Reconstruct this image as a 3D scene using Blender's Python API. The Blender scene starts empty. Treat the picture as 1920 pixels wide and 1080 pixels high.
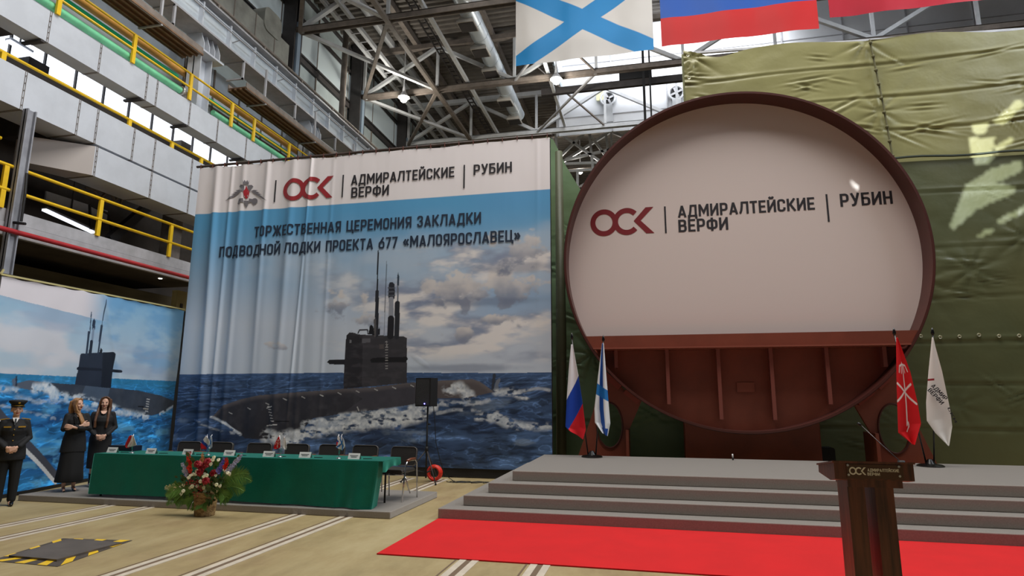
import bpy, bmesh, math, random
import numpy as np
from mathutils import Vector, Matrix
random.seed(7)
PI = math.pi
SC = bpy.context.scene
COL = SC.collection
# ------------------------------------------------------------------ camera
FOC = 1144.0; CH = 1.7
_p = math.radians(10.27); _a = math.radians(12.7); _r = math.radians(0.189)
FW = Vector((-math.sin(_a)*math.cos(_p), math.cos(_a)*math.cos(_p), math.sin(_p)))
_r0 = Vector((math.cos(_a), math.sin(_a), 0)); _u0 = _r0.cross(FW)
RT = math.cos(_r)*_r0 + math.sin(_r)*_u0; UP = -math.sin(_r)*_r0 + math.cos(_r)*_u0
CP = Vector((0, 0, CH))
cam = bpy.data.cameras.new('camera'); cam_o = bpy.data.objects.new('camera', cam); COL.objects.link(cam_o)
cam.sensor_width = 36; cam.lens = FOC/1920*36; cam.clip_end = 400
cam_o.matrix_world = Matrix(((RT.x, UP.x, -FW.x, 0), (RT.y, UP.y, -FW.y, 0), (RT.z, UP.z, -FW.z, CH), (0, 0, 0, 1)))
SC.camera = cam_o
# ------------------------------------------------------------------ world, light, exposure
SC.view_settings.view_transform = 'Standard'; SC.view_settings.look = 'None'
SC.view_settings.gamma = 1; SC.view_settings.use_curve_mapping = False
SC.view_settings.exposure = 0.0
W = bpy.data.worlds.new('hall_daylight'); SC.world = W; W.use_nodes = True
W.node_tree.nodes['Background'].inputs[0].default_value = (0.95, 0.95, 1.0, 1)
W.node_tree.nodes['Background'].inputs[1].default_value = 0.05

def light(name, kind, loc, energy, col=(1, 1, 1), target=None, **kw):
    l = bpy.data.lights.new(name, kind); l.energy = energy; l.color = col
    for k, v in kw.items(): setattr(l, k, v)
    o = bpy.data.objects.new(name, l); COL.objects.link(o); o.location = loc
    if target is not None:
        o.rotation_euler = (Vector(target)-Vector(loc)).to_track_quat('-Z', 'Y').to_euler()
    return o
light('assumed_skylight_fill', 'AREA', (0, 8, 21.5), 4300, (1.0, 0.97, 0.92), (0, 8, 0), shape='RECTANGLE', size=14, size_y=10)  # assumed skylight: added overhead area light, no roof opening modelled for it
light('assumed_window_fill', 'AREA', (15, 12, 16), 2200, (0.86, 0.93, 1.0), (-13, 16, 11), shape='RECTANGLE', size=16, size_y=5)  # added area light from the right, assumed window daylight, no window modelled
light('added_end_wall_fill', 'AREA', (2, 31, 22.6), 800, (0.95, 0.97, 1.0), (1, 34, 19), shape='RECTANGLE', size=12, size_y=2)  # added area light under the lantern roof to brighten the end wall
SUN = light('sun', 'SUN', (20, -10, 30), 0, (1, 0.96, 0.88))

# ------------------------------------------------------------------ pixel of the photograph -> point of the place
def ray(x, y): return FW*FOC + RT*(x-960) - UP*(y-540)
def atz(x, y, z=0.0): d = ray(x, y); return CP + d*((z-CH)/d.z)
def aty(x, y, Y): d = ray(x, y); return CP + d*(Y/d.y)
def atx(x, y, X): d = ray(x, y); return CP + d*(X/d.x)
def atp(x, y, p, n): d = ray(x, y); p = Vector(p); n = Vector(n); return CP + d*((p-CP).dot(n)/d.dot(n))
def lin(c):
    return tuple((v/255/12.92 if v/255 <= .04045 else ((v/255+.055)/1.055)**2.4) for v in c[:3])
# ------------------------------------------------------------------ materials
MATS = {}
def mat(name, rgb, rough=.6, metal=0.0, var=.0, vs=3.0, bump=0.0, bs=30.0, emit=0.0, stretch=None, rgb2=None, spec=None, trans=0):
    if name in MATS: return MATS[name]
    m = bpy.data.materials.new(name); m.use_nodes = True; nt = m.node_tree; N = nt.nodes; L = nt.links
    b = N['Principled BSDF']; c = lin(rgb)
    b.inputs['Base Color'].default_value = (*c, 1); b.inputs['Roughness'].default_value = rough; b.inputs['Metallic'].default_value = metal
    if spec is not None: b.inputs['Specular IOR Level'].default_value = spec
    if trans: b.inputs['Transmission Weight'].default_value = trans
    if emit:
        b.inputs['Emission Color'].default_value = (*c, 1); b.inputs['Emission Strength'].default_value = emit
    co = N.new('ShaderNodeTexCoord'); mp = N.new('ShaderNodeMapping'); L.new(co.outputs['Object'], mp.inputs[0])
    if stretch: mp.inputs['Scale'].default_value = stretch
    if var or rgb2:
        n = N.new('ShaderNodeTexNoise'); n.inputs['Scale'].default_value = vs; n.inputs['Detail'].default_value = 6; n.inputs['Roughness'].default_value = .6
        L.new(mp.outputs[0], n.inputs['Vector'])
        r = N.new('ShaderNodeValToRGB'); r.color_ramp.elements[0].position = .36; r.color_ramp.elements[1].position = .66
        c2 = lin(rgb2) if rgb2 else tuple(min(1, v*(1+var)) for v in c)
        c1 = c if rgb2 else tuple(v*(1-var) for v in c)
        r.color_ramp.elements[0].color = (*c1, 1); r.color_ramp.elements[1].color = (*c2, 1)
        L.new(n.outputs[0], r.inputs[0]); L.new(r.outputs[0], b.inputs['Base Color'])
    if bump:
        n2 = N.new('ShaderNodeTexNoise'); n2.inputs['Scale'].default_value = bs; n2.inputs['Detail'].default_value = 4
        L.new(mp.outputs[0], n2.inputs['Vector'])
        bp = N.new('ShaderNodeBump'); bp.inputs['Strength'].default_value = bump; bp.inputs['Distance'].default_value = .03
        L.new(n2.outputs[0], bp.inputs['Height']); L.new(bp.outputs[0], b.inputs['Normal'])
    MATS[name] = m; return m
def vmat(name, rough=.6, bump=0, bs=20, spec=.3):
    if name in MATS: return MATS[name]
    m = mat(name, (200, 200, 200), rough, bump=bump, bs=bs, spec=spec)
    a = m.node_tree.nodes.new('ShaderNodeAttribute'); a.attribute_name = 'print'
    m.node_tree.links.new(a.outputs['Color'], m.node_tree.nodes['Principled BSDF'].inputs['Base Color'])
    return m
# ------------------------------------------------------------------ mesh building
class MB:
    def __init__(s): s.v = []; s.f = []
    def add(s, vs, fs):
        b = len(s.v); s.v += [tuple(v) for v in vs]; s.f += [tuple(b+i for i in f) for f in fs]; return s
    def box(s, a, b):
        x0, y0, z0 = a; x1, y1, z1 = b
        return s.add([(x0,y0,z0),(x1,y0,z0),(x1,y1,z0),(x0,y1,z0),(x0,y0,z1),(x1,y0,z1),(x1,y1,z1),(x0,y1,z1)],
                     [(0,3,2,1),(4,5,6,7),(0,1,5,4),(1,2,6,5),(2,3,7,6),(3,0,4,7)])
    def cbox(s, c, d): return s.box([c[i]-d[i]/2 for i in range(3)], [c[i]+d[i]/2 for i in range(3)])
    def rbox(s, c, d, r=.02, seg=3, plane='xz'):
        # box with rounded corners in one plane
        ax = {'xz': (0, 2, 1), 'xy': (0, 1, 2), 'yz': (1, 2, 0)}[plane]; a, b, e = ax
        pts = []
        for cx, cy, a0 in ((1,1,0),(-1,1,90),(-1,-1,180),(1,-1,270)):
            for k in range(seg+1):
                t = math.radians(a0+90*k/seg); pts.append((cx*(d[a]/2-r)+r*math.cos(t), cy*(d[b]/2-r)+r*math.sin(t)))
        n = len(pts); vs = []
        for sgn in (-1, 1):
            for p in pts:
                q = [0, 0, 0]; q[a] = c[a]+p[0]; q[b] = c[b]+p[1]; q[e] = c[e]+sgn*d[e]/2; vs.append(q)
        return s.add(vs, [tuple(range(n))[::-1], tuple(range(n, 2*n))]+[(i, (i+1) % n, n+(i+1) % n, n+i) for i in range(n)])
    def bar(s, p, q, w, h, up=(0, 0, 1)):
        p = Vector(p); q = Vector(q); d = (q-p).normalized(); u = Vector(up)
        if abs(d.dot(u)) > .98: u = Vector((0, 1, 0))
        r = d.cross(u).normalized(); u = r.cross(d)
        vs = [e+r*a*w/2+u*b*h/2 for e in (p, q) for a, b in ((-1,-1),(1,-1),(1,1),(-1,1))]
        return s.add(vs, [(0,1,2,3),(7,6,5,4),(0,4,5,1),(1,5,6,2),(2,6,7,3),(3,7,4,0)])
    def tube(s, pts, r, n=10, cap=True):
        pts = [Vector(p) for p in pts]; R = r if isinstance(r, (list, tuple)) else [r]*len(pts)
        b = len(s.v); prev = None
        for i, p in enumerate(pts):
            d = (pts[min(i+1, len(pts)-1)]-pts[max(i-1, 0)]).normalized()
            if prev is None:
                u = Vector((0, 0, 1)) if abs(d.z) < .9 else Vector((1, 0, 0)); u = (u-d*u.dot(d)).normalized()
            else: u = (prev-d*prev.dot(d)).normalized()
            prev = u; w = d.cross(u)
            s.v += [tuple(p+(u*math.cos(2*PI*k/n)+w*math.sin(2*PI*k/n))*R[i]) for k in range(n)]
        for i in range(len(pts)-1):
            for k in range(n):
                s.f.append((b+i*n+k, b+i*n+(k+1) % n, b+(i+1)*n+(k+1) % n, b+(i+1)*n+k))
        if cap:
            s.f.append(tuple(b+k for k in range(n))[::-1]); s.f.append(tuple(b+(len(pts)-1)*n+k for k in range(n)))
        return s
    def loft(s, secs, n=20):   # (cx,cy,cz,rx,ry)
        b = len(s.v)
        for cx, cy, cz, rx, ry in secs:
            s.v += [(cx+rx*math.cos(2*PI*k/n), cy+ry*math.sin(2*PI*k/n), cz) for k in range(n)]
        for i in range(len(secs)-1):
            for k in range(n): s.f.append((b+i*n+k, b+i*n+(k+1) % n, b+(i+1)*n+(k+1) % n, b+(i+1)*n+k))
        s.f.append(tuple(b+k for k in range(n))[::-1]); s.f.append(tuple(b+(len(secs)-1)*n+k for k in range(n)))
        return s
    def ball(s, c, r, n=10, m=6):
        r = r if isinstance(r, (list, tuple)) else (r, r, r)
        secs = [(c[0], c[1], c[2]-r[2]*math.cos(PI*(i+.02)/(m+.04)), r[0]*math.sin(PI*(i+.02)/(m+.04)), r[1]*math.sin(PI*(i+.02)/(m+.04))) for i in range(m+1)]
        return s.loft(secs, n)
    def poly(s, pts, off):      # closed outline extruded by vector off
        off = Vector(off); n = len(pts); vs = [Vector(p) for p in pts]; vs += [v+off for v in vs]
        return s.add(vs, [tuple(range(n))[::-1], tuple(range(n, 2*n))]+[(i, (i+1) % n, n+(i+1) % n, n+i) for i in range(n)])
    def torus(s, c, R, r, axis='y', n=28, m=10):
        pts = []
        for i in range(n+1):
            t = 2*PI*i/n; x, y = R*math.cos(t), R*math.sin(t)
            pts.append((c[0]+x, c[1], c[2]+y) if axis == 'y' else (c[0]+x, c[1]+y, c[2]) if axis == 'z' else (c[0], c[1]+x, c[2]+y))
        return s.tube(pts, r, m, cap=False)
    def grid(s, fn, nu, nv):
        b = len(s.v)
        for j in range(nv+1):
            for i in range(nu+1): s.v.append(tuple(fn(i/nu, j/nv)))
        for j in range(nv):
            for i in range(nu):
                a = b+j*(nu+1)+i; s.f.append((a, a+1, a+nu+2, a+nu+1))
        return s
    def xf(s, M):
        s.v = [tuple(M @ Vector(v)) for v in s.v]; return s
    def build(s, name, m=None, parent=None, smooth=False, **tags):
        me = bpy.data.meshes.new(name); me.from_pydata(s.v, [], s.f); me.update()
        o = bpy.data.objects.new(name, me); COL.objects.link(o)
        if m is not None: me.materials.append(m)
        if smooth:
            me.polygons.foreach_set('use_smooth', [True]*len(me.polygons))
        if parent is not None:
            o.parent = parent; o.matrix_parent_inverse = parent.matrix_basis.inverted()
        for k, v in tags.items(): o[k] = v
        return o
def tag(o, label, cat, group=None):
    o['label'] = label; o['category'] = cat
    if group: o['group'] = group
    return o
def thing(name, label, cat, loc=(0, 0, 0), rz=0, group=None):
    o = bpy.data.objects.new(name, None); COL.objects.link(o); o.empty_display_size = .1
    o.matrix_basis = Matrix.Translation(loc) @ Matrix.Rotation(rz, 4, 'Z')
    return tag(o, label, cat, group)
def local(o):          # children built around the origin follow their thing's place
    for c in o.children:
        c.matrix_parent_inverse = Matrix.Identity(4)
        for d in c.children: d.matrix_parent_inverse = Matrix.Identity(4)
    return o
def dup(o, loc, rz=None, label=None, group=None, parent=None):
    c = o.copy(); COL.objects.link(c)
    if parent is not None: c.parent = parent
    else:
        c.matrix_basis = Matrix.Translation(loc) @ Matrix.Rotation(rz if rz is not None else 0, 4, 'Z')
        if label: c['label'] = label
        if group: c['group'] = group
    for ch in list(o.children): dup(ch, None, parent=c)
    return c
def struct(o): o['kind'] = 'structure'; return o
def smart(o, ang=40):
    try: o.data.set_sharp_from_angle(angle=math.radians(ang))
    except Exception: pass
    return o
def remesh(mb, voxel, name, m, parent, smooth=True, iters=2):
    me = bpy.data.meshes.new('tmp'); me.from_pydata(mb.v, [], mb.f); me.update()
    t = bpy.data.objects.new('tmp', me); COL.objects.link(t)
    r = t.modifiers.new('r', 'REMESH'); r.mode = 'VOXEL'; r.voxel_size = voxel
    sm = t.modifiers.new('s', 'SMOOTH'); sm.iterations = iters; sm.factor = .5
    dg = bpy.context.evaluated_depsgraph_get(); dg.update()
    me2 = bpy.data.meshes.new_from_object(t.evaluated_get(dg))
    bpy.data.objects.remove(t); bpy.data.meshes.remove(me)
    me2.name = name; me2.materials.clear(); me2.materials.append(m)
    me2.polygons.foreach_set('use_smooth', [smooth]*len(me2.polygons))
    o = bpy.data.objects.new(name, me2); COL.objects.link(o)
    if parent is not None: o.parent = parent
    return o
# ------------------------------------------------------------------ raster-free picture painting (colours per vertex)
def vnoise(x, y, seed=0):
    xi = np.floor(x).astype(np.int64); yi = np.floor(y).astype(np.int64); xf = x-xi; yf = y-yi
    def h(a, b):
        n = (a*374761393+b*668265263+seed*1442695041) & 0x7fffffff
        n = ((n ^ (n >> 13))*1274126177) & 0x7fffffff
        return ((n ^ (n >> 16)) & 0xffff)/65535.0
    u = xf*xf*(3-2*xf); v = yf*yf*(3-2*yf)
    return (h(xi, yi)*(1-u)+h(xi+1, yi)*u)*(1-v)+(h(xi, yi+1)*(1-u)+h(xi+1, yi+1)*u)*v
def fbm(x, y, seed=0, o=5):
    s = 0; a = .5
    for k in range(o): s = s+a*vnoise(x*2**k, y*2**k, seed+k*17); a *= .5
    return s/(1-.5**o)
def sst(a, b, x): t = np.clip((x-a)/(b-a+1e-12), 0, 1); return t*t*(3-2*t)
class Paint:
    def __init__(s, X, Y): s.X = X; s.Y = Y; s.C = np.zeros(X.shape+(3,)); s.C[:] = .5
    def mix(s, m, c):
        if isinstance(c, tuple): c = np.array(lin(c))
        m = np.clip(m, 0, 1)[..., None]; s.C = s.C*(1-m)+c*m
    def inside(s, poly):
        m = np.zeros(s.X.shape, bool); n = len(poly)
        for i in range(n):
            x0, y0 = poly[i]; x1, y1 = poly[(i+1) % n]
            if y0 == y1: continue
            c = ((y0 > s.Y) != (y1 > s.Y)) & (s.X < (x1-x0)*(s.Y-y0)/(y1-y0)+x0); m ^= c
        return m
    def poly(s, pts, c, a=1.0): s.mix(s.inside(pts)*a, c)
    def dist(s, pts):
        d = np.full(s.X.shape, 1e9)
        for (x0, y0), (x1, y1) in zip(pts[:-1], pts[1:]):
            dx, dy = x1-x0, y1-y0; t = np.clip(((s.X-x0)*dx+(s.Y-y0)*dy)/(dx*dx+dy*dy+1e-9), 0, 1)
            d = np.minimum(d, np.hypot(s.X-x0-t*dx, s.Y-y0-t*dy))
        return d
    def line(s, pts, w, c, a=1.0): s.mix((s.dist(pts) < w/2)*a, c)
def painted_sheet(name, fn_pos, nu, nv, painter, m, parent=None):
    u = np.linspace(0, 1, nu+1); v = np.linspace(0, 1, nv+1); U, V = np.meshgrid(u, v)
    pos = fn_pos(U, V); n = pos.reshape(-1, 3)
    i = np.arange(nu*nv); r = i//nu; c = i % nu; a = r*(nu+1)+c
    f = np.stack([a, a+1, a+nu+2, a+nu+1], 1)
    me = bpy.data.meshes.new(name)
    me.vertices.add(len(n)); me.vertices.foreach_set('co', n.astype(np.float32).ravel())
    me.loops.add(len(f)*4); me.loops.foreach_set('vertex_index', f.astype(np.int32).ravel())
    me.polygons.add(len(f)); me.polygons.foreach_set('loop_start', (np.arange(len(f))*4).astype(np.int32))
    me.update(calc_edges=True); me.validate()
    me.polygons.foreach_set('use_smooth', [True]*len(me.polygons))
    ca = me.color_attributes.new('print', 'FLOAT_COLOR', 'POINT')
    C = painter(U, V, pos); al = np.ones(C.shape[:-1]+(1,)); ca.data.foreach_set('color', np.concatenate([C, al], -1).astype(np.float32).ravel())
    me.materials.append(m); o = bpy.data.objects.new(name, me); COL.objects.link(o)
    if parent is not None: o.parent = parent
    return o
# ------------------------------------------------------------------ block letters (a narrow bold sans, drawn stroke by stroke)
def _arc(cx, cy, r, a0, a1, n=4): return [(cx+r*math.cos(math.radians(a0+(a1-a0)*k/n)), cy+r*math.sin(math.radians(a0+(a1-a0)*k/n))) for k in range(n+1)]
TK = .158; T2 = TK/2
def _rr(w, x0=T2, y0=T2, x1=None, y1=1-T2, r=.15, parts='all'):
    x1 = (w-T2) if x1 is None else x1
    return _arc(x1-r, y1-r, r, 0, 90)+_arc(x0+r, y1-r, r, 90, 180)+_arc(x0+r, y0+r, r, 180, 270)+_arc(x1-r, y0+r, r, 270, 360)
def glyph(ch):
    w = .54; L = T2; R = w-T2; M = 1-T2; h = .5
    if ch == ' ': return .30, []
    if ch == 'О': return w, [_rr(w)+[_rr(w)[0]]]
    if ch == 'С': return w, [[(R, .33)]+[p for p in _arc(R-.15, T2+.15, .15, 0, -90)]+_arc(L+.15, T2+.15, .15, 270, 180)+_arc(L+.15, M-.15, .15, 180, 90)+_arc(R-.15, M-.15, .15, 90, 0)+[(R, .67)]]
    if ch == 'А': return .60, [[(.07, 0), (.30, .97)], [(.53, 0), (.30, .97)], [(.14, .26), (.46, .26)]]
    if ch == 'Д': return .68, [[(L, -.16), (L, T2), (.68-L, T2), (.68-L, -.16)], [(.13, .1), (.20, .5), (.24, M), (.57, M), (.57, .1)]]
    if ch == 'М': return .72, [[(L, 0), (L, 1)], [(.72-L, 0), (.72-L, 1)], [(L, .97), (.36, .32), (.72-L, .97)]]
    if ch in 'ИЙ': return .58, [[(L, 0), (L, 1)], [(.58-L, 0), (.58-L, 1)], [(L, .10), (.58-L, .90)]]+([[(.16, 1.25), (.22, 1.13), (.36, 1.13), (.42, 1.25)]] if ch == 'Й' else [])
    if ch == 'Р': return w, [[(L, 0), (L, 1)], [(L, M)]+_arc(R-.15, M-.15, .15, 90, 0)+_arc(R-.15, .42+.15, .15, 0, -90)+[(L, .42)]]
    if ch == 'Я': return w, [[(R, 0), (R, 1)], [(R, M)]+_arc(L+.15, M-.15, .15, 90, 180)+_arc(L+.15, .44+.12, .12, 180, 270)+[(R, .44)], [(L+.02, 0), (.27, .42)]]
    if ch == 'Л': return .64, [[(.0, T2+.01), (.07, T2+.02), (.13, .26), (.18, .6), (.20, M), (.64-L, M), (.64-L, 0)]]
    if ch == 'П': return .56, [[(L, 0), (L, M), (.56-L, M), (.56-L, 0)]]
    if ch == 'Т': return .50, [[(.25, 0), (.25, M)], [(0, M), (.50, M)]]
    if ch == 'Е': return .48, [[(.48, T2), (L, T2), (L, M), (.48, M)], [(L, .5), (.44, .5)]]
    if ch == 'К': return .57, [[(L, 0), (L, 1)], [(.52, 1), (L+.08, .46)], [(.20, .58), (.53, 0)]]
    if ch == 'В': return .55, [[(L, 0), (L, 1)], [(L, M)]+_arc(.45-.13, M-.13, .13, 90, 0)+_arc(.45-.13, .54+.13-.02, .13, 0, -90)+[(L, .52)], [(L, .50)]+_arc(.47-.15, .52-.15, .15, 90, 0)+_arc(.47-.15, T2+.15, .15, 0, -90)+[(L, T2)]]
    if ch == 'Б': return .54, [[(.50, M), (L, M), (L, T2)]+_arc(.46-.15, T2+.15, .15, -90, 0)+_arc(.46-.15, .57-.15, .15, 0, 90)+[(L, .57)]]
    if ch == 'Ф': return .72, [[(.36, -.03), (.36, 1.03)], [(p[0], p[1]) for p in (_rr(.72, y0=.2, y1=.8, r=.16)+[_rr(.72, y0=.2, y1=.8, r=.16)[0]])]]
    if ch == 'У': return .56, [[(.07, 1), (.30, .36)], [(.50, 1), (.27, .16), (.18, T2), (.06, T2)]]
    if ch == 'Н': return .56, [[(L, 0), (L, 1)], [(.56-L, 0), (.56-L, 1)], [(L, .5), (.56-L, .5)]]
    if ch == 'Ж': return .80, [[(.40, 0), (.40, 1)], [(.06, 1), (.30, .5), (.06, 0)], [(.74, 1), (.50, .5), (.74, 0)], [(.28, .5), (.52, .5)]]
    if ch == 'Ц': return .62, [[(L, 1), (L, T2), (.60, T2), (.60, -.16)], [(.48, 1), (.48, T2)]]
    if ch == 'З': return .52, [[(L, .70)]+_arc(L+.14, M-.14, .14, 180, 90)+_arc(.43-.14, M-.14, .14, 90, 0)+_arc(.43-.14, .54+.12, .13, 0, -90)+[(.2, .52)]+_arc(.43-.15, .51-.14, .15, 90, 0)+_arc(.43-.15, T2+.15, .15, 0, -90)+_arc(L+.14, T2+.14, .14, 270, 180)+[(L, .30)]]
    if ch == '6': return .54, [[(.42, 1), (.13, .52)], _rr(.54, y1=.60)+[_rr(.54, y1=.60)[0]]]
    if ch == '7': return .48, [[(0, M), (.40, M), (.16, 0)]]
    if ch == '«': return .52, [[(.24, .72), (.08, .45), (.24, .18)], [(.46, .72), (.30, .45), (.46, .18)]]
    if ch == '»': return .52, [[(.06, .72), (.22, .45), (.06, .18)], [(.28, .72), (.44, .45), (.28, .18)]]
    return .5, []
def ribbon(mb, pts, t, z, P, closed=False):
    pts = [p for i, p in enumerate(pts) if i == 0 or math.hypot(p[0]-pts[i-1][0], p[1]-pts[i-1][1]) > 1e-4]
    n = len(pts); cl = closed or (n > 3 and math.hypot(pts[0][0]-pts[-1][0], pts[0][1]-pts[-1][1]) < 1e-4)
    if cl: pts = pts[:-1]; n -= 1
    A = []; B = []
    for i in range(n):
        def nrm(a, b): dx, dy = b[0]-a[0], b[1]-a[1]; l = math.hypot(dx, dy); return (-dy/l, dx/l)
        n1 = nrm(pts[i-1], pts[i]) if (i > 0 or cl) else None
        n2 = nrm(pts[i], pts[(i+1) % n]) if (i < n-1 or cl) else None
        if n1 is None: m = n2
        elif n2 is None: m = n1
        else:
            mx, my = n1[0]+n2[0], n1[1]+n2[1]; l2 = max(mx*mx+my*my, .35); m = (2*mx/l2, 2*my/l2)
        A.append((pts[i][0]+m[0]*t/2, pts[i][1]+m[1]*t/2)); B.append((pts[i][0]-m[0]*t/2, pts[i][1]-m[1]*t/2))
    vs = [P(*a, z) for a in A]+[P(*b, z) for b in B]; k = n if cl else n-1
    mb.add(vs, [(i, n+i, n+(i+1) % n, (i+1) % n) for i in range(k)])
def write(text, name, o, ux, uz, nrm, w, h, m, parent, gap=.10, t=TK, thick=.002):
    """text with lower-left corner o, running along ux, up along uz, fitted to width w and cap height h"""
    o = Vector(o); ux = Vector(ux); uz = Vector(uz); nrm = Vector(nrm); mb = MB()
    adv = 0; gl = []
    for ch in text:
        gw, st = glyph(ch); gl.append((adv, st)); adv += gw+gap
    adv -= gap; sx = w/adv
    for x0, st in gl:
        for k, s_ in enumerate(st):
            ribbon(mb, [(x0+px, py) for px, py in s_], t, thick+k*.0004, lambda a, b, z: o+ux*(a*sx)+uz*(b*h)+nrm*z)
    return mb.build(name, m, parent)
def osk(o, ux, uz, nrm, w, h, m, parent, name='logo', thick=.002):
    """the round O, open C and arrow-shaped K"""
    o = Vector(o); ux = Vector(ux); uz = Vector(uz); nrm = Vector(nrm); mb = MB()
    P = lambda a, b, z: o+ux*(a*w/2.30)+uz*(b*h)+nrm*z
    t = .185; r = .5-t/2
    ribbon(mb, [(.5+r*math.cos(2*PI*k/40), .5+r*math.sin(2*PI*k/40)) for k in range(41)], t, thick, P)
    ribbon(mb, [(1.33+r*math.cos(math.radians(42+276*k/34)), .5+r*math.sin(math.radians(42+276*k/34))) for k in range(35)], t, thick+.0005, P)
    mb.add([P(1.58, .5, thick), P(2.02, 0.02, thick), P(2.30, 0.02, thick), P(1.83, .5, thick), P(2.30, .98, thick), P(2.02, .98, thick)], [(0, 1, 2, 3), (0, 3, 4, 5)])
    return mb.build(name, m, parent)
# ================================================================== MATERIALS
M_white = mat('white_print', (226, 219, 218), .5, bump=.05, bs=3)
M_ink = mat('dark_lettering', (38, 34, 40), .6)
M_navy = mat('navy_lettering', (28, 44, 66), .6)
M_red = mat('logo_red', (158, 40, 48), .55)
M_rust = mat('oxide_red_paint', (124, 60, 42), .5, var=.14, vs=1.2, bump=.05, bs=8)
M_rustd = mat('oxide_red_rim', (76, 36, 30), .42, var=.1, vs=2)
M_carpet = mat('grey_carpet', (152, 145, 138), .95, var=.08, vs=60, bump=.25, bs=300)
_b = M_carpet.node_tree.nodes['Principled BSDF']; _b.inputs['Sheen Weight'].default_value = .9; _b.inputs['Sheen Roughness'].default_value = .3; _b.inputs['Specular IOR Level'].default_value = .1
M_redc = mat('red_carpet', (206, 16, 20), .95, var=.05, vs=2, bump=.2, bs=250)
M_duct = mat('galvanised_duct', (206, 211, 219), .45, .15, var=.06, vs=1.5)
M_steel = mat('painted_steel', (178, 178, 182), .5, .1, var=.12, vs=3)
M_steeld = mat('dirty_steel', (128, 118, 110), .6, .1, var=.2, vs=3)
M_dark = mat('dark_steel', (62, 58, 58), .6, .1, var=.2, vs=3)
M_trusw = mat('white_steel', (205, 207, 210), .5, .1, var=.08, vs=3)
M_yel = mat('yellow_paint', (240, 196, 32), .4, var=.06, vs=6)
M_green = mat('green_pipe', (20, 168, 112), .35, var=.12, vs=4)
M_green2 = mat('pale_green_pipe', (132, 222, 172), .35, var=.12, vs=3)
M_orange = mat('orange_pipe', (238, 176, 92), .45, var=.12, vs=3)
M_redp = mat('red_pipe', (178, 44, 50), .4, var=.1, vs=4)
M_brown = mat('rusty_tray', (104, 78, 58), .7, .1, var=.25, vs=2, stretch=(4, .3, 4))
M_black = mat('black_matte', (20, 20, 22), .6)
M_blackg = mat('black_gloss', (16, 14, 15), .25)
M_chrome = mat('chrome', (205, 205, 208), .15, 1.0)
M_leather = mat('black_leather', (58, 56, 54), .42, bump=.1, bs=60)
M_wall = mat('pale_cladding', (196, 205, 212), .7, var=.1, vs=.8)
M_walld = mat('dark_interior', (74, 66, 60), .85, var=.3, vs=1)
M_deck = mat('roof_deck', (118, 112, 106), .6, .2, var=.15, vs=2)
M_glow = mat('daylit_glass', (240, 246, 255), .5, emit=1.7)
M_wood = mat('dark_wood', (112, 62, 44), .4, rgb2=(64, 36, 28), vs=3, stretch=(9, 9, .6))
M_skin = mat('skin', (214, 168, 144), .5)
M_cloth = mat('black_cloth', (24, 24, 27), .85, bump=.15, bs=25)

# ================================================================== FLOOR
def floor_mat():
    m = mat('workshop_floor', (168, 150, 112), .62); nt = m.node_tree; N = nt.nodes; L = nt.links; b = N['Principled BSDF']
    co = N.new('ShaderNodeTexCoord')
    def noise(sc, det, rough=.6, stretch=(1, 1, 1)):
        mp = N.new('ShaderNodeMapping'); mp.inputs['Scale'].default_value = stretch; L.new(co.outputs['Object'], mp.inputs[0])
        n = N.new('ShaderNodeTexNoise'); n.inputs['Scale'].default_value = sc; n.inputs['Detail'].default_value = det; n.inputs['Roughness'].default_value = rough
        L.new(mp.outputs[0], n.inputs[0]); return n
    def ramp(n, els):
        r = N.new('ShaderNodeValToRGB'); cr = r.color_ramp
        while len(cr.elements) > 1: cr.elements.remove(cr.elements[-1])
        cr.elements[0].position = els[0][0]; cr.elements[0].color = (*lin(els[0][1]), 1)
        for p, c in els[1:]:
            e = cr.elements.new(p); e.color = (*lin(c), 1)
        L.new(n.outputs[0], r.inputs[0]); return r
    a = ramp(noise(.45, 6), [(.30, (136, 108, 76)), (.47, (158, 138, 92)), (.62, (164, 148, 104)), (.8, (180, 164, 122))])
    s = ramp(noise(1.3, 5, .7, (1, .35, 1)), [(.35, (120, 104, 76)), (.52, (170, 152, 116)), (.68, (196, 182, 146))])
    mx = N.new('ShaderNodeMix'); mx.data_type = 'RGBA'; mx.inputs['Factor'].default_value = .4
    L.new(a.outputs[0], mx.inputs['A']); L.new(s.outputs[0], mx.inputs['B']); L.new(mx.outputs['Result'], b.inputs['Base Color'])
    n3 = noise(5, 6); bp = N.new('ShaderNodeBump'); bp.inputs['Strength'].default_value = .25; bp.inputs['Distance'].default_value = .02
    L.new(n3.outputs[0], bp.inputs['Height']); L.new(bp.outputs[0], b.inputs['Normal'])
    return m
struct(MB().box((-30, -8, -.2), (26, 95, 0)).build('floor', floor_mat()))
M_rail = mat('pale_rail', (202, 190, 172), .55, var=.1, vs=6); M_groove = mat('rail_groove', (112, 92, 72), .8)
for i, x in enumerate((-8.60, -7.86, -5.24, -4.48, -2.06, -1.29), 1):
    t = MB(); t.box((x, 1, .0), (x+.075, 12.9, .006)); t.box((x+.135, 1, 0), (x+.21, 12.9, .006))
    struct(t.build('trim_%d' % i, M_rail))
    g = MB(); g.box((x-.05, 1, 0), (x-.03, 12.9, .003)); g.box((x+.075, 1, 0), (x+.135, 12.9, .003)); struct(g.build('trim_%d' % (i+20), M_groove))
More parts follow.
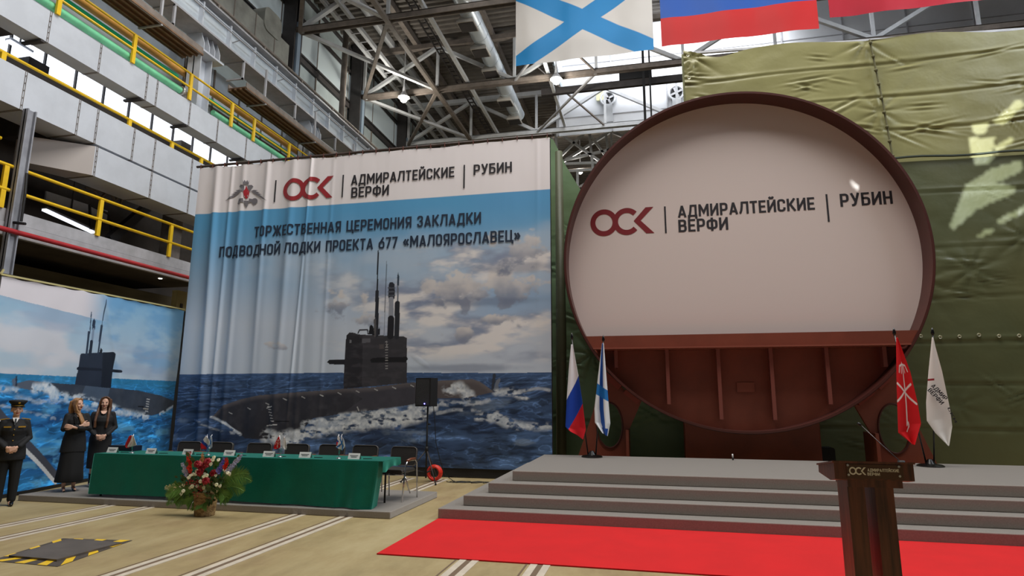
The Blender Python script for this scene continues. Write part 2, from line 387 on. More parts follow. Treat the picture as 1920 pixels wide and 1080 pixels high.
# hatch plate with striped border
hp = thing('hatch_plate', 'dark steel floor plate with yellow and black striped border', 'floor plate', (-6.5, 5.95, 0))
q = [Vector((-6.93, 5.52, 0)), Vector((-6.06, 5.44, 0)), Vector((-5.98, 6.34, 0)), Vector((-7.02, 6.46, 0))]
q = [atz(-18, 1052), atz(108, 1063), atz(248, 1014), atz(118, 1010)]; qi = [atz(16, 1046), atz(106, 1054), atz(228, 1021), atz(130, 1014)]
MB().poly([v+Vector((0, 0, .001)) for v in q], (0, 0, .004)).build('border', mat('border_black', (74, 66, 60), .7, var=.15, vs=20), hp)
MB().poly([v+Vector((0, 0, .005)) for v in qi], (0, 0, .022)).build('plate', mat('plate_steel', (98, 90, 84), .5, .2, var=.12, vs=4), hp)
for e in range(4):
    a0, a1, b0, b1 = q[e], q[(e+1) % 4], qi[e], qi[(e+1) % 4]
    for k in range(3):
        f0, f1 = (k+.10)/3, (k+.52)/3; sk = .10
        o = [a0.lerp(a1, f0), a0.lerp(a1, f1), b0.lerp(b1, min(1, f1+sk)), b0.lerp(b1, min(1, f0+sk))]
        MB().poly([v+Vector((0, 0, .0055)) for v in o], (0, 0, .002)).build('yellow_stripe', M_yel, hp)
# ================================================================== STAGE AND CARPET
st = thing('stage', 'grey carpeted stage with four wide steps in front of the hull section', 'stage', (1.8, 10, 0))
for k in range(4):
    x0 = (-3.04, -2.75, -2.45, -2.14)[k]; y0 = 8.71+.285*k; x1 = (7.2, 6.9, 6.6, 6.3)[k]
    b = MB().box((x0, y0, .15*k+.001), (x1, 12.35 if k < 3 else 12.45, .15*k+.15)); o = b.build('platform' if k == 3 else 'step', M_carpet, st)
    bv = o.modifiers.new('bevel', 'BEVEL'); bv.width = .012; bv.segments = 2
rc = MB().add([(-3.02, 6.65, .014), (6.5, 6.62, .014), (6.5, 8.705, .014), (-3.03, 8.705, .014), (-3.02, 6.65, 0.001), (6.5, 6.62, 0.001), (6.5, 8.705, 0.001), (-3.03, 8.705, 0.001)],
              [(0, 1, 2, 3), (7, 6, 5, 4), (0, 4, 5, 1), (1, 5, 6, 2), (2, 6, 7, 3), (3, 7, 4, 0)]).build('red_carpet', M_redc)
tag(rc, 'bright red carpet runner at the foot of the grey steps', 'carpet')
# ================================================================== TARPS
def tarp_mat(name, c1, c2):
    m = mat(name, c1, .38, var=.0, spec=.45); nt = m.node_tree; N = nt.nodes; L = nt.links; b = N['Principled BSDF']
    co = N.new('ShaderNodeTexCoord'); n = N.new('ShaderNodeTexNoise'); n.inputs['Scale'].default_value = .5; n.inputs['Detail'].default_value = 4
    L.new(co.outputs['Object'], n.inputs[0]); r = N.new('ShaderNodeValToRGB'); r.color_ramp.elements[0].position = .35; r.color_ramp.elements[1].position = .65
    r.color_ramp.elements[0].color = (*lin(c1), 1); r.color_ramp.elements[1].color = (*lin(c2), 1); L.new(n.outputs[0], r.inputs[0]); L.new(r.outputs[0], b.inputs['Base Color'])
    n2 = N.new('ShaderNodeTexNoise'); n2.inputs['Scale'].default_value = 2.2; n2.inputs['Detail'].default_value = 3; n2.inputs['Distortion'].default_value = .2
    L.new(co.outputs['Object'], n2.inputs[0]); bp = N.new('ShaderNodeBump'); bp.inputs['Strength'].default_value = .16; bp.inputs['Distance'].default_value = .08
    L.new(n2.outputs[0], bp.inputs['Height']); L.new(bp.outputs[0], b.inputs['Normal'])
    return m
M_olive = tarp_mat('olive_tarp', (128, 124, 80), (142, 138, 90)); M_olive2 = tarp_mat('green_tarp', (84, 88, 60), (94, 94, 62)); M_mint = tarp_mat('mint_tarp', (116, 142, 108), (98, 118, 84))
def tarp(fn_top, x0, x1, Y, zb, nu, nv, seed, amp=.05, seams=(), tufts=()):
    def pos(U, V):
        X = x0+(x1-x0)*U; Zt = fn_top(X); Z = zb+(Zt-zb)*V
        D = (fbm(X*.6+seed, Z*1.1, seed, 3)-.5)*amp*1.2
        rr = random.Random(seed)
        for k in range(46):
            cx = rr.uniform(x0, x1 if x1 < 9.5 else 9.5); zs = rr.choice(seams)+rr.gauss(0, .22); an = rr.gauss(-.1, .35); l = rr.uniform(.15, .5); ww = rr.uniform(.05, .13)
            u_ = (X-cx)*math.cos(an)+(Z-zs)*math.sin(an); v_ = -(X-cx)*math.sin(an)+(Z-zs)*math.cos(an)
            D = D+amp*.5*np.sin(v_*rr.uniform(38, 60)+u_*2)*np.exp(-(u_/l)**2-(v_/ww)**2)
        for zs in seams: D = D+.02*np.exp(-((Z-zs-.03*np.sin(X*1.3+zs))/.03)**2)-.012*np.exp(-((Z-zs-.06)/.05)**2)*(.5+vnoise(X*3, Z*0+zs, seed))
        for tx, tz, a in tufts:
            dx = X-tx; dz = Z-tz; r = np.hypot(dx, dz); th = np.arctan2(dz, dx)
            D = D-a*.5*np.exp(-r/.4)*np.abs(np.sin(th*4.5+seed))**.7*sst(0, .2, r)
        return np.stack([X, Y+D, Z], -1)
    return pos
def sheet(name, pos, nu, nv, m, parent=None):
    u = np.linspace(0, 1, nu+1); v = np.linspace(0, 1, nv+1); U, V = np.meshgrid(u, v); n = pos(U, V).reshape(-1, 3)
    mb = MB(); mb.v = [tuple(p) for p in n]; mb.f = [(j*(nu+1)+i, j*(nu+1)+i+1, (j+1)*(nu+1)+i+1, (j+1)*(nu+1)+i) for j in range(nv) for i in range(nu)]
    return mb.build(name, m, parent, True)
t1 = thing('tarpaulin', 'tall olive green tarpaulin wall hung behind the right of the hull section', 'tarpaulin', (5, 15, 0))
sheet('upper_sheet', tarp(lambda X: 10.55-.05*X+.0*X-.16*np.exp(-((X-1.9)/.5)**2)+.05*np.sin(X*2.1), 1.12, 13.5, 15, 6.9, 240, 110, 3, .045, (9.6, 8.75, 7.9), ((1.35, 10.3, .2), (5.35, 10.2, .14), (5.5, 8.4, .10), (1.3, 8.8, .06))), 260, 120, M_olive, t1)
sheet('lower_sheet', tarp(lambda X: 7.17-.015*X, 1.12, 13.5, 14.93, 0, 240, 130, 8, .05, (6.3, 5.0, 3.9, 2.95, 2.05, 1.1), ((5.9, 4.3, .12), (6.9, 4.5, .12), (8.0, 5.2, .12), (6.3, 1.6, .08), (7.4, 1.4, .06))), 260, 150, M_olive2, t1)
rp = MB(); rp.tube([(5.42, 14.9, 10.2), (5.55, 14.9, 8.6), (5.62, 14.88, 7.2)], .022, 6)
for k in range(9): rp.ball((5.42+.024*k, 14.86, 10.1-.36*k), .045, 6, 4)
rp.build('lacing_cord', mat('cord_green', (96, 92, 58), .7), t1)
hm = MB(); hm.tube([(5.62+.3*k, 14.86, 7.16-.02*k*.3+.02*math.sin(k)) for k in range(27)], .028, 6); hm.build('edge_rope', mat('rope_dark', (52, 60, 48), .7), t1)
gm = MB()
for k in range(22): gm.torus((5.4+.37*k, 14.88, 3.05+.02*math.sin(k*2)), .03, .012, 'y', 8, 5)
for k in range(16): gm.torus((1.22, 14.85, 1.0+.62*k), .03, .012, 'y', 8, 5)
gm.build('eyelets', mat('eyelet_brass', (200, 196, 170), .35, .6), t1, kind='stuff')
pp = MB(); pp.box((1.08, 15.03, 0), (1.2, 15.15, 10.45)); pp.build('post', mat('post_olive', (118, 120, 78), .6), t1)
pp = MB(); pp.bar((1.1, 15.08, 10.5), (13.5, 15.08, 9.9), .06, .06); pp.build('top_rail', M_steel, t1)
t2 = thing('tarpaulin', 'grey-green tarpaulin in the gap between the large banner and the hull section', 'tarpaulin', (-.5, 14.6, 0))
sheet('sheet', tarp(lambda X: np.interp(X, [-2.4, -2.2, -1.9, -1.55, -1.2, 1.2], [8.35, 8.2, 7.5, 6.85, 6.65, 6.6]), -2.4, 1.3, 14.55, 0, 90, 150, 21, .05, (5.6, 4.6, 3.5, 2.4, 1.2), ((-1.3, 2.75, .3), (-1.4, 5.3, .12), (-.2, 1.5, .1))), 110, 170, M_mint, t2)
tb = MB(); tb.tube([(-2.0, 13.9, 0), (-1.97, 13.9, 3), (-1.98, 13.9, 7.6)], [.11, .12, .09], 10); tb.build('rolled_edge', mat('roll_olive', (70, 74, 52), .55, bump=.4, bs=4), t2, True)
# ================================================================== HULL SECTION
HX, HZ, HR, HY = 1.82, 4.60, 3.555, 12.8
hs = thing('hull_section', 'giant round rust-red steel hull ring with a white lettered panel', 'submarine hull ring', (HX, 13.4, 0))
def ring(mb, r0, r1, y0, y1, n=160):
    b = len(mb.v)
    for k in range(n):
        c, s_ = math.cos(2*PI*k/n), math.sin(2*PI*k/n)
        mb.v += [(HX+r*c, y, HZ+r*s_) for r, y in ((r0, y0), (r1, y0), (r1, y1), (r0, y1))]
    for k in range(n):
        a = b+4*k; e = b+4*((k+1) % n)
        for j in range(4): mb.f.append((a+j, e+j, e+(j+1) % 4, a+(j+1) % 4))
    return mb
smart(ring(MB(), HR-.045, HR, HY, HY+1.5).build('shell', M_rustd, hs, True))
smart(ring(MB(), HR, HR+.012, HY+.02, HY+.12).build('rim_band', mat('rim_dark', (52, 24, 22), .5), hs, True))
def disc_part(z0, z1, y0, y1, r, n=90):
    pts = []
    for k in range(n*2):
        t = 2*PI*k/(n*2); z = HZ+r*math.sin(t)
        if z0-1e-6 <= z <= z1+1e-6: pts.append((t, HX+r*math.cos(t), z))
    def cut(zc): s_ = max(-1, min(1, (zc-HZ)/r)); return HX+r*math.sqrt(max(0, 1-s_*s_)), HX-r*math.sqrt(max(0, 1-s_*s_))
    P_ = [(x, z) for _, x, z in pts]
    if z0 > HZ-r: xr, xl = cut(z0); P_ += [(xr, z0), (xl, z0)]
    if z1 < HZ+r: xr, xl = cut(z1); P_ += [(xr, z1), (xl, z1)]
    cx = HX; cz = (max(p[1] for p in P_)+min(p[1] for p in P_))/2
    P_.sort(key=lambda p: math.atan2(p[1]-cz, p[0]-cx))
    return MB().poly([(x, y0, z) for x, z in P_], (0, y1-y0, 0))
RI = HR-.045; ZB = 2.99
wp = disc_part(ZB, HZ+RI, HY+.46, HY+.50, RI).build('white_panel', mat('white_panel', (222, 208, 203), .33, spec=.5), hs)
disc_part(HZ-RI, ZB, HY+.42, HY+.46, RI).build('bulkhead', M_rust, hs)
xl = math.sqrt(RI**2-(HZ-ZB)**2); xl2 = math.sqrt(RI**2-(HZ-2.72)**2)
MB().add([(HX-xl, HY+.02, ZB), (HX+xl, HY+.02, ZB), (HX+xl2, HY+.02, 2.72), (HX-xl2, HY+.02, 2.72), (HX-xl, HY+.1, ZB), (HX+xl, HY+.1, ZB), (HX+xl2, HY+.1, 2.72), (HX-xl2, HY+.1, 2.72)],
         [(0, 3, 2, 1), (4, 5, 6, 7), (0, 1, 5, 4), (3, 7, 6, 2), (0, 4, 7, 3), (1, 2, 6, 5)]).build('cross_beam', M_rust, hs)
MB().box((HX-xl2, HY-.02, 2.715), (HX+xl2, HY+.14, 2.745)).build('beam_flange', mat('flange_light', (142, 78, 62), .4), hs)
MB().box((HX-xl2+.05, HY+.14, 2.70), (HX+xl2-.05, HY+.42, 2.73)).build('beam_web', M_rust, hs)
for px, pyb in ((1155, 690), (1250, 758), (1345, 786), (1443, 787), (1547, 758), (1655, 688)):
    t = aty(px, 655, HY+.25); bt = aty(px+3, pyb, HY+.25)
    s_ = MB(); s_.box((t.x-.012, HY+.2, bt.z), (t.x+.012, HY+.42, 2.70)); s_.box((t.x-.035, HY+.17, bt.z), (t.x+.035, HY+.2, 2.70)); s_.build('stiffener', mat('stiffener_red', (128, 68, 58), .45), hs)
a = aty(1382, 735, HY+.40); b = aty(1414, 717, HY+.40); MB().box((a.x, HY+.395, a.z), (b.x, HY+.42, b.z)).build('access_patch', mat('patch_red', (132, 66, 48), .5), hs)
# lettering on the white panel
YP = HY+.457; UX = (1, 0, 0); UZ = (0, 0, 1); NN = (0, -1, 0)
def box_text(text, tl, bl, tr, br, Y, name, m, parent, kind='t'):
    p = [aty(*c, Y) for c in (tl, bl, tr, br)]; x0 = (p[0].x+p[1].x)/2; x1 = (p[2].x+p[3].x)/2
    zb = (p[1].z+p[3].z)/2; zt = (p[0].z+p[2].z)/2
    if kind == 'logo': return osk((x0, Y, zb), UX, UZ, NN, x1-x0, zt-zb, m, parent)
    if kind == 'bar': return MB().box((x0, Y-.003, zb), (x0+.035, Y-.001, zt)).build(name, m, parent)
    return write(text, name, (x0, Y, zb), UX, UZ, NN, x1-x0, zt-zb, m, parent)
box_text('', (1107, 393), (1107, 444), (1226, 388), (1226, 438), YP, 'logo', mat('panel_logo_red', (128, 34, 40), .5), hs, 'logo')
box_text('', (1246, 387), (1246, 437), (1250, 387), (1250, 437), YP, 'divider_line', M_ink, hs, 'bar')
box_text('АДМИРАЛТЕЙСКИЕ', (1271, 387), (1271, 410), (1527, 368), (1527, 391), YP, 'lettering', M_ink, hs)
box_text('ВЕРФИ', (1272, 413), (1272, 436), (1365, 406), (1365, 430), YP, 'lettering', M_ink, hs)
box_text('', (1550, 364), (1550, 416), (1555, 364), (1555, 416), YP, 'divider_line', M_ink, hs, 'bar')
box_text('РУБИН', (1575, 364), (1575, 388), (1673, 357), (1673, 382), YP, 'lettering', M_ink, hs)
# supports
def cradle(sx, label):
    t = thing('cradle_support', label, 'support', (HX+sx*(HX-(-.55)), 13.4, 0))
    def X(v): return HX+sx*(HX-v)
    def A(px, py): p = aty(px, py, 13.35); return (p.x, p.z)
    out = [A(1084, 856), A(1112, 772), A(1128, 700), A(1150, 715), A(1203, 752), A(1180, 805), A(1181, 856)]
    out = [(out[0][0]-.02, 0)]+out+[(out[-1][0], 0)]
    hole = [A(1119+24*1+24*math.cos(a), 797+42*math.sin(a)) for a in [2*PI*k/28 for k in range(28)]]
    cz = sum(p[1] for p in hole)/28; cx = sum(p[0] for p in hole)/28
    # plate with hole: bridge outline and hole by angle
    def outer(ang):
        best = None; dx, dz = math.cos(ang), math.sin(ang)
        for (x0, z0), (x1, z1) in zip(out, out[1:]+out[:1]):
            ex, ez = x1-x0, z1-z0; den = dx*ez-dz*ex
            if abs(den) < 1e-9: continue
            tt = ((x0-cx)*ez-(z0-cz)*ex)/den; u = ((x0-cx)*dz-(z0-cz)*dx)/den
            if tt > 0 and -1e-6 <= u <= 1+1e-6 and (best is None or tt > best): best = tt
        return (cx+dx*best, cz+dz*best)
    angs = sorted([2*PI*k/56 for k in range(56)]+[math.atan2(p[1]-cz, p[0]-cx) % (2*PI) for p in out]); n = len(angs)
    def hol(ang):
        hx = max(abs(p[0]-cx) for p in hole); hz = max(abs(p[1]-cz) for p in hole); return (cx+hx*math.cos(ang)*1.0, cz+hz*math.sin(ang))
    mb = MB(); O = [outer(a) for a in angs]; H_ = [hol(a) for a in angs]
    for y in (13.32, 13.40):
        mb.v += [(X(2*0+x), y, z) for x, z in O]+[(X(x), y, z) for x, z in H_]
    for i in range(n):
        j = (i+1) % n; mb.f += [(i, j, n+j, n+i), (2*n+i, 3*n+i, 3*n+j, 2*n+j), (i, 2*n+i, 2*n+j, j), (n+i, n+j, 3*n+j, 3*n+i)]
    mb.build('plate', M_rust, t)
    hr = MB(); hr.tube([(X(p[0]), 13.31, p[1]) for p in [H_[i] for i in range(0, n)]+[H_[0]]], .018, 6, False); hr.build('hole_rim', M_rustd, t)
    for a_, b_ in (((1133, 700), (1163, 727)), ((1172, 733), (1198, 754))):
        p, q_ = aty(*a_, 13.3), aty(*b_, 13.3); MB().bar((X(p.x), 13.35, p.z), (X(q_.x), 13.35, q_.z), .34, .12).build('pad', mat('pad_red', (134, 56, 42), .5), t)
    MB().box((min(X(out[-1][0]), X(out[-1][0]-.06)), 13.1, 0), (max(X(out[-1][0]), X(out[-1][0]-.06)), 13.8, aty(1180, 805, 13.35).z)).build('web', M_rust, t)
    MB().box((min(X(out[0][0]), X(out[-1][0])), 13.1, 0), (max(X(out[0][0]), X(out[-1][0])), 13.8, .12)).build('foot', M_rust, t)
cradle(-1, 'rust-red cradle support with an oval hole behind the tricolour flag'); cradle(1, 'rust-red cradle support in shadow behind the red and white flags')
a = aty(1285, 860, 13.7); b = aty(1538, 860, 13.7)
cs = MB().rbox(((a.x+b.x)/2, 13.75, .62), (b.x-a.x, .5, 1.24), .03, 2, 'xy').build('centre_support', M_rust); tag(cs, 'flat rust-red support block under the middle of the hull section', 'support')
bk = MB().rbox((3.25, 13.9, .5), (.62, .3, .5), .05, 3).build('black_case', M_black); tag(bk, 'black case on the floor behind the stage right of the centre support', 'case')
# ================================================================== MAIN BANNER (printed cloth)
BY = 13.2; BX0, BX1, BZ0, BZ1 = -11.48, -2.09, .20, 7.70
mbn = thing('main_banner', 'large banner printed with a submarine at sea under lines of dark lettering', 'banner', ((BX0+BX1)/2, BY, 0))
def c1(x, y): p = aty(x, y, BY); return (p.x, p.z)
def C1(pts): return [c1(*p) for p in pts]
def clouds(P, X, Z, z0, z1, seed, cover, sx=.5, sz=1.3):
    n = fbm(X*sx, Z*sz, seed, 6); sh = fbm(X*sx+.12, Z*sz-.18, seed, 6)
    m = sst(cover, cover+.14, n); lightc = np.array(lin((242, 238, 236))); dark = np.array(lin((144, 156, 182)))
    k = sst(-.06, .07, n-sh)[..., None]; col = dark*(1-k)+lightc*k
    w = sst(z0, z0+.4, Z)*(1-sst(z1-.5, z1, Z)); return m*w, col
def sea(P, X, Z, zh, zb, deep, mid, foam, seed, fs=1.0):
    t = (zh-Z)/(zh-zb)                              # 0 at the horizon, 1 at the lower edge
    per = 1/(.10+np.clip(t, 0, 1)*1.1)
    n = fbm(X*per*.9*fs+seed, np.log(np.clip(zh-Z, 0, 9)+.10)*7, seed, 5)
    base = np.array(lin(deep))*(1-n[..., None])+np.array(lin(mid))*n[..., None]
    base = base*(1+.9*sst(.55, .75, n)[..., None]*.6)
    wx = fbm(X*.9, Z*1.4, 7, 4)*2.2; k2 = fbm(X*3.2*fs+wx, Z*15+wx*3, 13, 5); k3 = 1-np.abs(2*fbm(X*2.0*fs+wx, Z*8+wx*2, 29, 4)-1)
    base = base*(.62+.75*k2[..., None])*(1+1.1*sst(.90, 1.0, k3)[..., None])*(1-.4*sst(.45, .3, k2)[..., None])
    return base, n
def paint_main(U, V, pos):
    X, Z = pos[..., 0], pos[..., 2]; P = Paint(X, Z); H = 2.27
    xr = (X-BX0)/(BX1-BX0)
    g = sst(6.43, 2.3, Z)
    top = np.array(lin((92, 164, 212))); low = np.array(lin((204, 214, 228)))
    P.C = top*(1-np.clip(g*1.25, 0, 1)[..., None])+low*np.clip(g*1.25, 0, 1)[..., None]
    soft = fbm(X*.35, Z*.8, 4, 4); P.mix(sst(.5, .75, soft)*.5*sst(6.3, 5.2, Z), (208, 218, 230)); P.mix(sst(.55, .3, soft)*.45*sst(.2, .9, xr), (96, 156, 208))
    m, c = clouds(P, X, Z, H+.1, 5.9, 11, .50, .42, 1.25); m = m*sst(.30, .62, xr)
    P.mix(m*.95, c)
    for cx, cy, rx, rz, s_ in ((655, 385+270, .5, .22, 3),):
        pass
    for (px, py, rx, rz) in ((530, 650, .30, .22), (640, 570, .5, .3), (700, 600, .5, .25), (880, 545, 1.5, .45), (985, 470, .9, .4), (870, 625, .35, .18), (930, 600, .5, .12)):
        cx, cz = c1(px, py); r = np.hypot((X-cx)/rx, (Z-cz)/rz)+(fbm(X*3.2, Z*4, 31, 6)-.5)*3.0
        up = sst(-.8, .9, (Z-cz)/rz+(fbm(X*4, Z*4, 5, 3)-.5)); P.mix(sst(1.0, .4, r)*.85, np.array(lin((140, 148, 168)))*(1-up[..., None])+np.array(lin((228, 222, 218)))*up[..., None])
    for (px, py, rx, rz) in ((905, 565, 1.7, .12), (960, 503, 1.0, .16), (870, 690, 1.4, .1)):
        cx, cz = c1(px, py); r = np.hypot((X-cx)/rx, (Z-cz)/rz)+(fbm(X*2, Z*3, 37, 4)-.5); P.mix(sst(1.2, .3, r)*.55, (112, 124, 150))
    # sea
    sb, n = sea(P, X, Z, H, BZ0, (30, 46, 78), (78, 104, 142), None, 9); w = (Z < H+.012*np.sin(X*.6)).astype(float); P.mix(w, sb)
    P.mix(w*sst(.25, 0, H-Z)*.5, (74, 104, 150))
    cr = fbm(X*1.1, Z*2.6, 41, 6); P.mix(w*sst(.62, .72, cr)*sst(.25, .9, H-Z)*.45, (150, 168, 190))
    P.mix(w*sst(.42, .30, fbm(X*.8, Z*2.4, 44, 5))*.55*sst(.3, 1, H-Z), (22, 32, 56))
    # aft hull, deck, bow
    hull = C1([(398, 782), (408, 770), (420, 760), (453, 748), (487, 741), (553, 736), (645, 729), (700, 726), (764, 718), (821, 714), (886, 711), (899, 715), (912, 724), (926, 735), (899, 741), (881, 746), (822, 747), (783, 757), (700, 769), (640, 776), (587, 784), (567, 806), (520, 817), (497, 824), (460, 822), (438, 806), (425, 790)])
    hm = P.inside(hull).astype(float); P.mix(hm, (52, 51, 58))
    P.mix(hm*sst(c1(900, 715)[0]-1.6, c1(900, 715)[0]-1.2, X)*.8, (96, 88, 88))
    P.mix(hm*P.inside(C1([(640, 776), (700, 769), (783, 757), (783, 722), (700, 727), (655, 731), (680, 748)]))*.45, (78, 76, 86))
    topz = np.interp(X, [p[0] for p in hull[:14]], [p[1] for p in hull[:14]]); P.mix(hm*sst(.14, 0, topz-Z)*.55, (120, 112, 112)); P.mix(hm*sst(.35, .9, topz-Z)*.4, (30, 31, 38))
    P.mix(hm*(fbm(X*6, Z*6, 3, 3)-.45)*.6, (92, 90, 96))
    P.poly(C1([(400, 784), (425, 792), (450, 812), (470, 824), (430, 800)]), (196, 204, 214))
    for k in range(11): x, y = 430+k*34, 758-k*3.6+max(0, 3-k)*5; P.line(C1([(x, y), (x+6, y+3)]), .018, (190, 190, 190))
    for k in range(6): P.line(C1([(501+k*1.5, 762+k*5.4), (507+k*1.5, 763+k*5.4)]), .02, (190, 188, 190))
    P.line(C1([(500, 765), (510, 762)]), .022, (200, 200, 200)); P.line(C1([(500, 798), (520, 796)]), .022, (200, 200, 200)); P.line(C1([(518, 790), (541, 790)]), .03, (16, 16, 20)); P.line(C1([(670, 763), (673, 770)]), .025, (190, 190, 190))
    # sail
    sail = C1([(644, 729), (645, 700), (648, 640), (650, 628), (655, 623), (664, 624), (672, 627), (718, 629), (757, 631), (763, 634), (763, 718)])
    P.poly(sail, (42, 41, 46)); P.poly(C1([(679, 726), (680, 628), (718, 629), (757, 631), (763, 634), (763, 718)]), (58, 57, 62))
    P.mix(P.inside(sail)*sst(.45, .75, fbm(X*4, Z*9, 8, 4))*.35, (84, 80, 86))
    P.poly(C1([(613, 679), (617, 675), (646, 674), (646, 684), (618, 683)]), (34, 34, 40)); P.poly(C1([(694, 674), (700, 671), (763, 669), (765, 674), (760, 679), (696, 680)]), (26, 26, 30))
    P.poly(C1([(679, 635), (694, 634), (694, 642), (679, 643)]), (98, 98, 104)); P.poly(C1([(655, 637), (659, 637), (659, 643), (655, 643)]), (120, 120, 124)); P.poly(C1([(711, 646), (720, 646), (720, 654), (711, 654)]), (84, 78, 78))
    for k in range(11): P.line(C1([(723, 641+k*5), (727, 641+k*5)]), .02, (150, 148, 148))
    P.line(C1([(725, 640), (725, 650)]), .02, (150, 148, 148))
    # masts
    P.line(C1([(709, 471), (707, 549)]), .035, (30, 32, 40)); P.line(C1([(707, 547), (706, 629)]), .09, (44, 46, 54)); P.line(C1([(703, 600), (703, 629)]), .06, (92, 90, 92))
    P.poly(C1([(729, 534), (731, 529), (736, 529), (740, 533), (740, 558), (739, 561), (729, 561), (728, 556)]), (44, 46, 56))
    for k in range(3): P.line(C1([(728, 540+k*7), (740, 540+k*7)]), .03, (86, 90, 100))
    P.line(C1([(733.5, 561), (733, 598)]), .12, (150, 154, 164)); P.line(C1([(733, 598), (732, 630)]), .16, (34, 34, 40))
    P.poly(C1([(744, 536), (744.5, 520), (746.5, 511), (749, 520), (748.5, 536)]), (54, 68, 84)); P.line(C1([(746, 536), (745.5, 570)]), .04, (116, 122, 134)); P.line(C1([(745, 569), (744, 631)]), .125, (44, 46, 52))
    P.line(C1([(725, 490), (720, 628)]), .018, (60, 66, 80), .7)
    P.poly(C1([(691, 627), (693, 612), (696, 609), (700, 612), (702, 628)]), (24, 24, 30)); P.line(C1([(671, 625), (674, 619), (689, 618), (690, 626)]), .03, (60, 60, 68)); P.poly(C1([(709, 628), (710, 613), (713, 618), (712, 628)]), (30, 30, 36))
    # rudder
    P.poly(C1([(921, 731), (924, 702), (928, 700), (930, 704), (925, 733)]), (52, 58, 70)); P.poly(C1([(925, 733), (930, 714), (937, 708), (939, 712), (934, 722), (936, 734)]), (110, 118, 132))
    # foam
    def foam(pts, wd, seed, a=1.0, dn=.5):
        d = P.dist(C1(pts)); n1 = fbm(X*7, Z*13, seed, 6); n2 = fbm(X*1.8, Z*3, seed+3, 4); m = sst(1.0, .25, d/(wd*.62)+(n2-.5)*1.1)*sst(dn-.02, dn+.16, n1+.10*sst(1, 0, d/wd)); br = fbm(X*16, Z*16, seed+9, 3)[..., None]; P.mix(m*a, np.array(lin((150, 162, 178)))*(1-br)+np.array(lin((250, 252, 252)))*br)
    foam([(500, 818), (530, 822), (580, 812), (650, 797), (720, 790), (790, 778)], .36, 51, 1, .42); foam([(570, 798), (640, 783), (700, 778), (760, 768), (815, 762)], .22, 52, .9, .46)
    foam([(840, 734), (862, 728), (880, 742)], .30, 53, .95, .45); foam([(930, 737), (960, 735), (985, 745)], .22, 54, .9, .48); foam([(825, 755), (870, 757), (905, 755), (935, 742)], .13, 55, .6, .5)
    foam([(895, 782), (930, 783), (970, 800), (1031, 800)], .24, 56, .9, .48); foam([(965, 735), (1010, 728), (1030, 731)], .09, 57, .6, .5); foam([(820, 775), (850, 768), (900, 770)], .1, 58, .5, .5)
    foam([(398, 782), (420, 792), (450, 814)], .09, 59, .9, .4); foam([(370, 788), (400, 805), (440, 812)], .07, 60, .4, .5)
    foam([(330, 895), (600, 893), (830, 886)], .1, 62, .55, .45)
    # white head band
    P.mix(sst(6.412, 6.428, Z), (242, 236, 238))
    return P.C
def pos_main(U, V):
    X = BX0+(BX1-BX0)*U; top = BZ1-.012*np.abs(np.sin(X*PI/.72))-.02*sst(.45, .95, np.sin(X*2.3)*.5+.5); Z = BZ0+(top-BZ0)*V
    return np.stack([X, BY-fold_main(X, V), Z], -1)
def fold_main(X, V):
    s = (X-BX0); a = sst(5.4, 2.2, s)*(.55+.35*sst(1.0, .7, V)); Z = BZ0+(BZ1-BZ0)*V
    D = a*(.10*np.exp(-((s-.55-.06*(1-V)*0-.2*(1-V))/.10)**2)+.05*np.exp(-((s-1.35)/.08)**2)+.07*np.exp(-((s-2.05)/.07)**2)*V+.05*np.exp(-((s-2.7-.1*V)/.10)**2)+.05*np.exp(-((s-1.0)/.05)**2)+.04*np.exp(-((s-3.3)/.07)**2)+.03*np.exp(-((s-3.9)/.05)**2))
    D = D+.035*np.exp(-((s-3.05-.25*V)/.035)**2)*sst(0, .3, V)+.03*a*np.sin(s*9+V*1.5)*.6
    D = D+.0006*np.sin(s*26+np.sin(V*5))+.016*(fbm(X*1.2, Z*.5, 77, 3)-.5)
    D = D+.03*np.exp(-((s-9.1)/.05)**2)*V*.3
    D = D+.05*np.exp(-(V/.10)**2)*(fbm(X*1.5, Z*2, 71, 3)-.5)*2
    wr = sst(.5, 1, np.sin((X+Z*1.4)*7)*np.exp(-(((X+5.0)/.6)**2+((Z-2.6)/.35)**2))); D = D+.004*wr
    return D
def conform(o, off=.012):
    bm = bmesh.new(); bm.from_mesh(o.data)
    for _ in range(4):
        es = [e for e in bm.edges if e.calc_length() > .045]
        if not es: break
        bmesh.ops.subdivide_edges(bm, edges=es, cuts=1, use_grid_fill=True)
    bmesh.ops.triangulate(bm, faces=bm.faces[:])
    co = np.array([v.co[:] for v in bm.verts]); D = fold_main(co[:, 0], np.clip((co[:, 2]-BZ0)/(BZ1-BZ0), 0, 1))
    for v, d, c in zip(bm.verts, D, co): v.co.y = BY-d-off+(c[1]-YT)
    bm.to_mesh(o.data); bm.free()
cl = painted_sheet('printed_cloth', pos_main, 760, 640, paint_main, vmat('banner_print', .55, spec=.35), None)
cl.parent = mbn; cl.matrix_parent_inverse = mbn.matrix_basis.inverted()
YB = BY-.12
def bt(*a, **k): return box_text(*a, **k)
YT = BY-.055
box_text('', (529, 335), (529, 376), (623, 328), (623, 371), YT, 'logo', M_red, mbn, 'logo')
for x, y0, y1 in ((513, 337, 378), (640, 327, 369), (868, 308, 352)): box_text('', (x, y0), (x, y1), (x+1, y0), (x+1, y1), YT, 'divider_line', M_ink, mbn, 'bar')
box_text('АДМИРАЛТЕЙСКИЕ', (657, 327), (657, 346.5), (851, 311), (851, 330.5), YT, 'lettering', M_ink, mbn)
box_text('ВЕРФИ', (657, 350.5), (657, 370), (728, 345), (728, 364.5), YT, 'lettering', M_ink, mbn)
